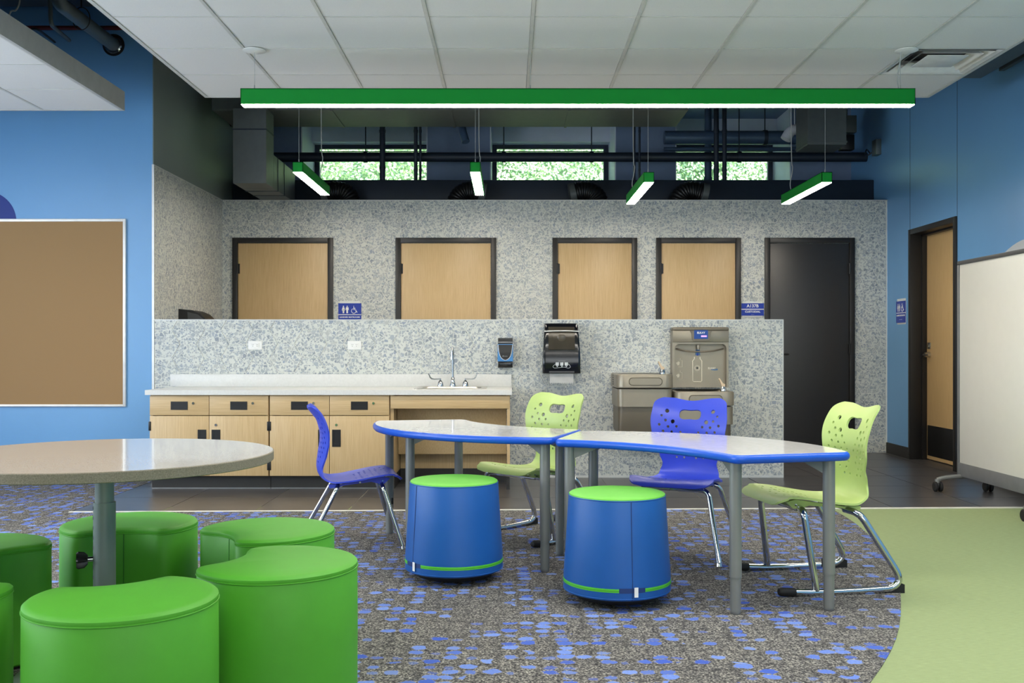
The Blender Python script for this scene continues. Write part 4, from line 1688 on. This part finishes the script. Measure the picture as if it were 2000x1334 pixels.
# ------------------------------------------------------------------ rolling whiteboard
t = thing('rolling_whiteboard', 'white rolling whiteboard on grey legs with black casters', 'whiteboard', (3.345, 6.745, 0))
L = .675
boxo('board_panel', (-.012, -L + .02, .21), (.012, L - .02, 1.675), M['board'], t, .001)
bm = B()
box(bm, (-.022, -L - .004, 1.672), (.022, L + .004, 1.70), .003)
obj('top_rail', bm, M['brail'], t, True)
for s in (-1, 1):
    boxo('side_post', (-.018, s * L - .014, .09), (.018, s * L + .014, 1.672), M['bframe'], t, .003)
boxo('bottom_skirt', (-.016, -L + .014, .113), (.016, L - .014, .212), M['bframe'], t, .002)
for s in (-1, 1):
    yv = s * (L - .04)
    bm = B()
    P = crom([(-.185, yv, .083), (-.15, yv, .098), (-.08, yv, .108), (0, yv, .112), (.08, yv, .108), (.15, yv, .098), (.185, yv, .083)], 5)
    tube(bm, P, [.016 if 3 < i < len(P) - 4 else .018 for i in range(len(P))], 10)
    cyl(bm, (-.185, yv, .062), (-.185, yv, .092), .018, 14)
    cyl(bm, (.185, yv, .062), (.185, yv, .092), .018, 14)
    obj('foot_arm', bm, M['lgrey'], t, True)
    for u in (-1, 1):
        x = u * .185
        bm = B()
        box(bm, (x - .009, yv - .03, .03), (x + .009, yv + .028, .066), .006)
        cs = obj('caster', bm, M['black'], t, True)
        for d in (-1, 1):
            bm = B()
            xx = x + d * .0185
            lathe(bm, [(.0, -.011), (.03, -.011), (.037, -.006), (.037, .006), (.03, .011), (.0, .011)], 24)
            bmesh.ops.transform(bm, matrix=Matrix.Translation((xx, yv - .005, .037)) @ Matrix.Rotation(PI / 2, 4, 'Y'), verts=bm.verts)
            obj('wheel', bm, M['rubber'], cs, True)

# ------------------------------------------------------------------ round table
RTX, RTY, RTZ, RTR = -1.313, 3.25, .716, .535
t = thing('round_table', 'round greige laminate table on one grey post', 'table', (RTX, RTY, 0))
bm = B()
lathe(bm, [(0, RTZ), (RTR - .003, RTZ)], 96)
obj('table_top', bm, M['round_top'], t)
bm = B()
lathe(bm, [(RTR - .003, RTZ), (RTR, RTZ - .002), (RTR + .0005, RTZ - .003), (RTR + .0005, RTZ - .029), (RTR - .002, RTZ - .031), (0, RTZ - .031)], 96)
obj('edge_band', bm, M['round_edge'], t, True, angle=25)
bm = B()
cyl(bm, (0, 0, .3), (0, 0, RTZ - .036), .0295, 32)
obj('upper_post', bm, M['post'], t, True)
bm = B()
cyl(bm, (0, 0, .03), (0, 0, .558), .0345, 32)
obj('lower_post', bm, M['post'], t, True)
bm = B()
box(bm, (-.2, -.2, RTZ - .038), (.2, .2, RTZ - .031))
obj('mounting_plate', bm, M['black'], t)
bm = B()
a = math.radians(207)
for k in range(13):
    z = .54 - .032 * k
    c0 = Vector((math.cos(a) * .0344, math.sin(a) * .0344, z))
    cyl(bm, c0, c0 + Vector((math.cos(a), math.sin(a), 0)) * .0008, .006, 12)
o = obj('adjustment_holes', bm, M['black'], t)
o['kind'] = 'stuff'
bm = B()
kz = .375
a = math.radians(200)
d = Vector((math.cos(a), math.sin(a), 0))
cyl(bm, d * .034 + Vector((0, 0, kz)), d * .052 + Vector((0, 0, kz)), .008, 12)
obj('knob_bolt', bm, M['chrome'], t, True)
bm = B()
star = []
for k in range(40):
    th = 2 * PI * k / 40
    star.append((.021 + .009 * math.cos(5 * th), th))
sd = Vector((-d.y, d.x, 0))
rings = []
for q, sc_ in ((.05, .55), (.06, .9), (.078, 1), (.084, .85)):
    rings.append([d * q + Vector((0, 0, kz)) + (sd * math.cos(th) + Vector((0, 0, 1)) * math.sin(th)) * rr_ * sc_ for rr_, th in star])
ringfill(bm, rings)
obj('star_knob', bm, M['black'], t, True)
bm = B()
lathe(bm, [(0, .032), (.05, .032), (.07, .028), (.27, .012), (.275, .006), (.27, 0), (0, 0)], 48)
obj('base_plate', bm, M['post'], t, True)

# ------------------------------------------------------------------ crescent stools
R0, r0, d0 = .245, .206, .348
aa = (R0 * R0 - r0 * r0 + d0 * d0) / (2 * d0)
hh = math.sqrt(R0 * R0 - aa * aa)
th1 = math.atan2(hh, -aa)
pts = []
for k in range(61):
    th = -th1 + 2 * th1 * k / 60
    pts.append((R0 * math.cos(th), R0 * math.sin(th)))
b1 = math.atan2(hh, d0 - aa)
for k in range(1, 24):
    th = b1 - 2 * b1 * k / 24
    pts.append((-d0 + r0 * math.cos(th), r0 * math.sin(th)))
CRE = smooth_closed(pts, 120, 10)
CN = normals2(CRE)
SH = .406


def off(d, z):
    return [(p.x + n.x * d, p.y + n.y * d, z) for p, n in zip(CRE, CN)]


def crescent(label, loc, ang):
    t = thing('crescent_stool', label, 'stool', (loc[0], loc[1], 0), ang, group='green crescent stools around the round table')
    if 'body' not in SHARED:
        bm = B()
        ringfill(bm, [off(-.006, .012), off(0, .018), off(.001, .2), off(0, SH - .026), off(-.002, SH - .022)], True, False)
        SHARED['body'] = mesh('body', bm, M['vinyl'], True, 40)
        bm = B()
        cen = Vector((.05, 0))
        L = [off(-.002, SH - .022), off(.001, SH - .017), off(.0, SH - .009), off(-.007, SH - .003), off(-.018, SH)]
        for s_, z in ((.7, SH + .004), (.4, SH + .006), (.1, SH + .007)):
            L.append([(cen.x + (p.x - n.x * .018 - cen.x) * s_, cen.y + (p.y - n.y * .018 - cen.y) * s_, z) for p, n in zip(CRE, CN)])
        ringfill(bm, L, False, True)
        SHARED['cushion'] = mesh('cushion_top', bm, M['vinyl'], True, 40)
        bm = B()
        tube(bm, off(.0005, SH - .021), .0022, 6, closed=True)
        SHARED['piping'] = mesh('piping', bm, M['vinyl'], True)
        SHARED['seams'] = []
        mid = min((i for i in range(len(CRE)) if CRE[i].x < 0), key=lambda i: abs(CRE[i].y))
        for idx in (mid,):
            p, n = CRE[idx], CN[idx]
            bm = B()
            tube(bm, [(p.x + n.x * .0004, p.y + n.y * .0004, .02), (p.x + n.x * .0004, p.y + n.y * .0004, SH - .022)], .0016, 6)
            SHARED['seams'].append(mesh('seam', bm, M['vinyl_seam'], True))
        bm = B()
        ringfill(bm, [off(-.012, .0), off(-.010, .014)])
        SHARED['glide'] = mesh('glide_base', bm, M['black'])
    obj('body', SHARED['body'], None, t)
    obj('cushion_top', SHARED['cushion'], None, t)
    obj('piping', SHARED['piping'], None, t)
    obj('seam', SHARED['seams'][0], None, t)
    obj('glide_base', SHARED['glide'], None, t)
    return t


SHARED = {}
RING = ((-1.02, 2.645, -62, 'green crescent stool in the front, its whole curved back at the lower left'),
        (-.712, 3.08, -17, 'green crescent stool on the right of the round table, nearest the blue wobble stools'),
        (-.88, 3.63, 41, 'green crescent stool behind the right one, partly hidden by it'),
        (-1.425, 3.765, 101, 'green crescent stool behind the table post'),
        (-1.775, 3.30, 152, 'shaded green crescent stool at the left edge behind the front ones'),
        (-1.606, 2.71, 238, 'green crescent stool barely showing at the lower left corner'))
for x, y, a, lb in RING:
    crescent(lb, (x, y), math.radians(a))

# ------------------------------------------------------------------ wobble stools
def wobble(label, loc, seam):
    t = thing('wobble_stool', label, 'stool', (loc[0], loc[1], 0), seam, group='blue wobble stools under the tables')
    # seam faces local -Y
    bm = B()
    lathe(bm, [(.205, .046), (.2225, .052), (.2245, .075), (.2235, .12), (.2125, .28), (.2035, .435), (.201, .444)], 64)
    obj('body', bm, M['blue_vinyl'], t, True)
    bm = B()
    lathe(bm, [(.201, .444), (.1995, .450), (.192, .4545), (.15, .457), (0, .459)], 64)
    obj('cushion_top', bm, M['lime'], t, True)
    bm = B()
    ring = [(.2015 * math.cos(2 * PI * k / 64), .2015 * math.sin(2 * PI * k / 64), .4435) for k in range(64)]
    tube(bm, ring, .0022, 6, closed=True)
    obj('piping', bm, M['blue_vinyl'], t, True)
    g = math.radians(14)
    for nm, mt, r1, z0, z1 in (('zipper_band', 'zip', .2252, .083, .099), ('zipper_teeth', 'vinyl_seam', .2262, .0898, .0922)):
        bm = B()
        lathe(bm, [(r1 - .003, z0), (r1, z0 + .001), (r1 - .0006, z1 - .001), (r1 - .004, z1)], 64, a0=-PI / 2 + g, a1=1.5 * PI - g)
        obj(nm, bm, M[mt], t, True)
    bm = B()
    lathe(bm, [(.2215, .081), (.2249, .082), (.2245, .101), (.2215, .102)], 8, a0=-PI / 2 - g, a1=-PI / 2 + g)
    obj('zipper_flap', bm, M['blue_seam'], t, True)
    bm = B()
    tube(bm, [(0, -.2235, .05), (0, -.2248, .09), (0, -.2132, .28), (0, -.2036, .44)], .0016, 6)
    obj('seam', bm, M['blue_seam'], t, True)
    bm = B()
    ring = [(.2238 * math.cos(2 * PI * k / 64), .2238 * math.sin(2 * PI * k / 64), .057) for k in range(64)]
    tube(bm, ring, .0022, 6, closed=True)
    obj('lower_piping', bm, M['blue_vinyl'], t, True)
    boxo('white_tag', (.006, -.2295, .066), (.022, -.2275, .105), M['sign_white'], t)
    bm = B()
    lathe(bm, [(0, 0.0), (.06, .001), (.12, .008), (.17, .022), (.205, .043), (.205, .047), (0, .047)], 48)
    obj('rocker_base', bm, M['rubber'], t, True)


wobble('blue wobble stool with lime top in front of the left table, farther from us', (-.252, 4.6), math.radians(-52))
wobble('blue wobble stool with lime top between the two tables, nearer to us', (.453, 4.2), math.radians(10))

# ------------------------------------------------------------------ petal tables
ZTB = .642


def arc3(p, q, r, n):
    """points of the circle through three points, p to r"""
    ax, ay, bx_, by, cx, cy = *p, *q, *r
    d = 2 * (ax * (by - cy) + bx_ * (cy - ay) + cx * (ay - by))
    ux = ((ax * ax + ay * ay) * (by - cy) + (bx_ * bx_ + by * by) * (cy - ay) + (cx * cx + cy * cy) * (ay - by)) / d
    uy = ((ax * ax + ay * ay) * (cx - bx_) + (bx_ * bx_ + by * by) * (ax - cx) + (cx * cx + cy * cy) * (bx_ - ax)) / d
    a0, a1 = math.atan2(ay - uy, ax - ux), math.atan2(cy - uy, cx - ux)
    while a1 - a0 > PI:
        a1 -= 2 * PI
    while a1 - a0 < -PI:
        a1 += 2 * PI
    rr = math.hypot(ax - ux, ay - uy)
    return [(ux + rr * math.cos(a0 + (a1 - a0) * k / n), uy + rr * math.sin(a0 + (a1 - a0) * k / n)) for k in range(n + 1)]


OY = 1.25
outl = arc3((.725, 1.31 - OY), (0, 1.615 - OY), (-.725, 1.31 - OY), 40) + arc3((-.48, .872 - OY), (0, .992 - OY), (.48, .872 - OY), 30)
TAB = smooth_closed(outl, 240, 5)
TN = normals2(TAB)


def petal(label, O, ang, legs):
    a = math.radians(ang)
    t = thing('petal_table', label, 'table', (O[0] + OY * math.cos(a), O[1] + OY * math.sin(a), 0), a - PI / 2, group='petal shaped tables')

    def offt(d, z):
        return [(p.x + n.x * d, p.y + n.y * d, z) for p, n in zip(TAB, TN)]
    bm = B()
    bm.faces.new([bm.verts.new(p) for p in offt(-.007, ZTB)])
    obj('table_top', bm, M['table_top'], t)
    bm = B()
    ringfill(bm, [offt(-.007, ZTB), offt(-.002, ZTB - .0008), offt(.004, ZTB - .006), offt(.007, ZTB - .016), offt(.004, ZTB - .027), offt(-.003, ZTB - .034)], False, True)
    obj('edge_band', bm, M['blue_edge'], t, True, angle=60)
    for x, y in legs:
        bm = B()
        cyl(bm, (x, y - OY, .148), (x, y - OY, ZTB - .034), .0242, 24)
        lg = obj('leg', bm, M['lgrey'], t, True)
        bm = B()
        cyl(bm, (x, y - OY, .012), (x, y - OY, .148), .0212, 24)
        obj('leg_extension', bm, M['lgrey'], lg, True)
        bm = B()
        lathe(bm, [(0, 0), (.017, 0), (.02, .004), (.0205, .013), (0, .013)], 20, (x, y - OY, 0))
        obj('foot_glide', bm, M['bframe'], lg, True)
        dr = Vector((0 - x, 1.25 - y, 0))
        dr.normalize()
        bm = B()
        c0 = Vector((x, y - OY, 0)) + dr * .02
        s_ = Vector((-dr.y, dr.x, 0)) * .012
        zt = ZTB - .0342
        q = [c0 + Vector((0, 0, zt)), c0 + dr * .10 + Vector((0, 0, zt)), c0 + dr * .10 + Vector((0, 0, zt - .01)), c0 + Vector((0, 0, zt - .055))]
        A = [bm.verts.new(v - s_) for v in q]
        Cc = [bm.verts.new(v + s_) for v in q]
        bm.faces.new(A)
        bm.faces.new(Cc[::-1])
        for i in range(4):
            bm.faces.new((A[i], A[(i + 1) % 4], Cc[(i + 1) % 4], Cc[i]))
        obj('leg_bracket', bm, M['lgrey'], lg)
        bm = B()
        pz = Vector((x, y - OY, .19)) + dr * .024
        box(bm, pz - Vector((.006, .006, .018)), pz + Vector((.006, .006, .018)), .002)
        obj('height_clip', bm, M['black'], lg, True)
    return t


petal('white petal table with blue edge at the left, curving round the first wobble stool', (.712, 6.058), 221.2,
      [(-.416, .965), (.416, .965), (.645, 1.285), (-.645, 1.285), (.2, 1.46)])
petal('white petal table with blue edge at the right, nearer to us', (-.083, 3.605), 44.0,
      [(-.455, .942), (.416, .965), (.645, 1.285), (-.632, 1.308)])

# ------------------------------------------------------------------ chairs
PROF = crom([(.222, .352), (.212, .368), (.17, .382), (.09, .376), (0, .36), (-.09, .347), (-.155, .348), (-.195, .372), (-.212, .42), (-.206, .49), (-.195, .56),
             (-.198, .62), (-.222, .685), (-.268, .745)], 12)
PROF = [Vector((p.x, p.y)) for p in [Vector((a[0], a[1])) for a in PROF]]
ARC = [0.0]
for a_, b_ in zip(PROF, PROF[1:]):
    ARC.append(ARC[-1] + (b_ - a_).length)
LEN = ARC[-1]
SJ = ARC[min(range(len(PROF)), key=lambda i: (PROF[i] - Vector((-.195, .372))).length)]


def prof_at(s):
    s = max(0, min(LEN, s))
    lo, hi = 0, len(ARC) - 1
    while hi - lo > 1:
        m = (lo + hi) // 2
        if ARC[m] <= s:
            lo = m
        else:
            hi = m
    f = (s - ARC[lo]) / max(1e-9, ARC[hi] - ARC[lo])
    p = PROF[lo].lerp(PROF[hi], f)
    i0, i1 = max(0, lo - 2), min(len(PROF) - 1, hi + 2)
    tg = (PROF[i1] - PROF[i0]).normalized()
    return p, Vector((tg.y, -tg.x))            # normal towards the sitter (up on the seat, forward on the back)


def half_w(s):
    keys = [(0, .195), (.10, .208), (.24, .205), (.34, .185), (SJ - .01, .152), (SJ + .05, .138), (SJ + .10, .150), (SJ + .19, .185), (SJ + .27, .195), (LEN - .05, .188), (LEN, .178)]
    for (a, wa), (b, wb) in zip(keys, keys[1:]):
        if s <= b:
            f = (s - a) / (b - a)
            f = f * f * (3 - 2 * f)
            return wa + (wb - wa) * f
    return keys[-1][1]


def rounded_w(s):
    w = half_w(s)
    for r, d in ((.05, s), (.065, LEN - s)):
        if d < r:
            w = w - r + math.sqrt(max(0, r * r - (r - d) ** 2))
    return w


def shell_outline():
    right = []
    n = 110
    for k in range(n + 1):
        s = LEN * k / n
        if k in (0, n):
            continue
        right.append((rounded_w(s), s))
    end = [(.10 * math.cos(PI * k / 12), LEN - .0 - .012 * math.exp(-(math.cos(PI * k / 12) * .1 / .06) ** 2)) for k in range(1, 12)]
    front = [(-.13 + .26 * k / 10, .0) for k in range(11)]
    return front + right + [(x, s) for x, s in end] + [(-x, s) for x, s in right[::-1]]


BACK_DOTS = [(.118, .082, .0085), (.143, .108, .0048), (.122, .130, .0055), (.086, .134, .0085), (.152, .152, .0055), (.108, .160, .0055), (.066, .158, .0055),
             (.132, .182, .0055), (.09, .186, .0055), (.046, .186, .005), (.150, .206, .005), (.112, .210, .0055), (.07, .211, .0055), (.028, .212, .005),
             (.132, .234, .005), (.092, .236, .0055), (.05, .238, .005), (.112, .260, .005), (.072, .262, .005), (.03, .264, .005), (.09, .287, .005),
             (.05, .290, .005), (.068, .316, .0048), (.03, .318, .0048)]
SEAT_DOTS = [(.15, .10, .005), (.11, .08, .005), (.07, .10, .005), (.03, .08, .005), (.13, .13, .005), (.09, .13, .007), (.05, .13, .005), (.15, .16, .005), (.11, .16, .005),
             (.07, .16, .005), (.03, .16, .005), (.13, .19, .005), (.09, .19, .005), (.05, .19, .005), (.11, .22, .007), (.07, .22, .005), (.03, .22, .005), (.09, .25, .005), (.05, .25, .005)]


def in_poly(p, P):
    c = False
    j = len(P) - 1
    for i in range(len(P)):
        if (P[i][1] > p[1]) != (P[j][1] > p[1]) and p[0] < (P[j][0] - P[i][0]) * (p[1] - P[i][1]) / (P[j][1] - P[i][1]) + P[i][0]:
            c = not c
        j = i
    return c


def shell_mesh(mat):
    out = shell_outline()
    holes = []
    for pts_, flip in ((BACK_DOTS, True), (SEAT_DOTS, False)):
        for x, d, r in pts_:
            s = LEN - d if flip else d
            for sg in (-1, 1):
                r_ = r * 1.25
                holes.append([(sg * x + r_ * math.cos(2 * PI * k / 10), s + r_ * math.sin(2 * PI * k / 10)) for k in range(10)])
    hs = LEN - .094
    hd = []
    for k in range(28):
        th = 2 * PI * k / 28
        x = .056 * math.copysign(abs(math.cos(th)) ** .6, math.cos(th))
        y = .031 * math.copysign(abs(math.sin(th)) ** .75, math.sin(th))
        y += -.007 * math.exp(-(x / .03) ** 2) if y > 0 else (.006 * math.exp(-(x / .03) ** 2))
        hd.append((x, hs + y))
    holes.append(hd)
    V, E = [], []
    for P in [out] + holes:
        b = len(V)
        V += [Vector(p) for p in P]
        E += [(b + i, b + (i + 1) % len(P)) for i in range(len(P))]
    st = .016
    for i in range(-13, 14):
        for j in range(1, int(LEN / st)):
            p = (i * st + (st / 2 if j % 2 else 0), j * st)
            if abs(p[0]) < rounded_w(p[1]) - .006 and not any(abs(p[0] - h[0][0]) < .14 and abs(p[1] - h[0][1]) < .06 and
                                                              min((p[0] - q[0]) ** 2 + (p[1] - q[1]) ** 2 for q in h) < .004 ** 2 or in_poly(p, h) for h in holes):
                V.append(Vector(p))
    vo, eo, fo, *_ = delaunay_2d_cdt(V, E, [], 0, 1e-5)
    tris = []
    for f in fo:
        c = sum((vo[i] for i in f), Vector((0, 0))) / len(f)
        if in_poly(c, out) and not any(abs(c.x - h[0][0]) < .14 and abs(c.y - h[0][1]) < .06 and in_poly(c, h) for h in holes):
            tris.append(f)

    def pos(t_, s):
        p, n = prof_at(s)
        w = max(.1, half_w(s))
        q = (t_ / w) ** 2
        bk = min(1, max(0, (s - SJ) / .12))
        lift = q * (.034 * bk + .010 * (1 - bk)) * (1 if s > .06 else .4)
        return Vector((t_, p.x + n.x * -lift * -1, p.y + n.y * lift)), n
    bm = B()
    top, bot = [], []
    TH = .0085
    for v in vo:
        P, n = pos(v.x, v.y)
        top.append(bm.verts.new(P))
        bot.append(bm.verts.new(P - Vector((0, n.x, n.y)) * TH))
    edges = {}
    for f in tris:
        bm.faces.new([top[i] for i in f])
        bm.faces.new([bot[i] for i in f][::-1])
        for k in range(3):
            a, b = f[k], f[(k + 1) % 3]
            edges[(a, b)] = 1
    for a, b in list(edges):
        if (b, a) not in edges:
            bm.faces.new((top[b], top[a], bot[a], bot[b]))
    for v in [v for v in bm.verts if not v.link_faces]:
        bm.verts.remove(v)
    return mesh('seat_shell', bm, mat, True, 50)


SHELL = {'blue': shell_mesh(M['chair_blue']), 'lime': shell_mesh(M['chair_lime'])}
_leg = {}


def chair(label, kind, loc, face, legs, scale):
    """local +Y faces forward"""
    rz = math.atan2(face[1], face[0]) - PI / 2
    t = thing('school_chair', label, 'chair', (loc[0], loc[1], 0), rz, group='perforated plastic chairs at the petal tables')
    t.scale = (scale, scale, scale)
    obj('seat_shell', SHELL[kind], None, t)
    mat = M['chair_blue' if kind == 'blue' else 'chair_lime']
    for s in (-1, 1):
        bm = B()
        P = [(-.165, .338), (-.16, .318), (-.12, .322), (-.08, .332), (.06, .346), (.10, .335), (.13, .335), (.16, .362), (.12, .372), (0, .353), (-.09, .339)]
        prism(bm, P, s * .125, s * .145, 'x')
        obj('seat_bracket', bm, mat, t)
        for q in (-.11, .0, .12):
            bm = B()
            zz = .329 if q < -.05 else (.345 if q < .05 else .35)
            cyl(bm, (s * .145, q, zz), (s * .148, q, zz), .005, 10)
            obj('rivet', bm, M['chrome'], t, True)
    r = .0124 if legs == 'four' else .0142
    if legs == 'four':
        for s in (-1, 1):
            for nm, y0, y1 in (('front', .115, .215), ('rear', -.115, -.285)):
                bm = B()
                P = fillet([(s * .02, y0, .333), (s * .165, y0, .333), (s * .235, y1, .018)], .04, 8)
                tube(bm, P, r, 12)
                lg = obj('leg', bm, M['chrome'], t, True)
                d = Vector((s * .07, y1 - y0, -.315)).normalized()
                e_ = Vector((s * .235, y1, .018))
                bm = B()
                cyl(bm, e_ - d * .022, e_ + d * .002, .0145, 14)
                cyl(bm, e_ + d * .002, Vector((e_.x + d.x * .012, e_.y + d.y * .012, .0)), .012, 14, .015)
                obj('leg_glide', bm, M['chrome'], lg, True)
    else:
        for s in (-1, 1):
            x = s * .235
            bm = B()
            P = fillet([(x * .55, .10, .336), (x * .9, .118, .336), (x, .075, .022)], .035, 8)
            tube(bm, P, r, 12)
            obj('front_leg', bm, M['chrome'], t, True)
            bm = B()
            rear = [(x * .55, -.10, .325), (x * .85, -.13, .318), (x, -.292, .055), (x, -.255, .017), (x, -.05, .0115), (x, .10, .013), (x, .215, .022)]
            P = fillet(rear, [0, .04, .055, .03, .1, .08, 0], 8)
            tube(bm, P, r, 12)
            obj('sled_runner', bm, M['chrome'], t, True)
            bm = B()
            tube(bm, [(x, .165, .0185), (x, .172, .019), (x, .222, .0225), (x, .234, .0235), (x, .238, .024)], [.0155, .0175, .0175, .013, .004], 14)
            obj('front_cap', bm, M['rubber'], t, True)
            bm = B()
            prism(bm, [(-.30, 0), (-.215, 0), (-.235, .012), (-.262, .022), (-.278, .042), (-.30, .034)], x - .011, x + .011, 'x')
            obj('rear_wedge', bm, M['rubber'], t)
    bm = B()
    for y in (-.10, .108):
        tube(bm, [(-.14, y, .331), (.14, y, .331)], .010, 10)
        o = obj('cross_tube', bm, M['chrome'], t, True)
        bm = B()
    bm.free()
    return t


chair('blue plastic chair seen from the side in front of the base cabinets', 'blue', (-.824, 5.45), (.972, .235), 'four', 1.0)
chair('lime green chair behind the left petal table, with sled runners', 'lime', (.12, 5.62), (-.70, -.71), 'sled', 1.06)
chair('blue plastic chair facing us behind the right petal table', 'blue', (.88, 5.15), (-.40, -.917), 'four', 1.05)
chair('lime green chair with sled runners at the right end of the tables', 'lime', (1.35, 4.53), (-.985, -.16), 'sled', 1.07)
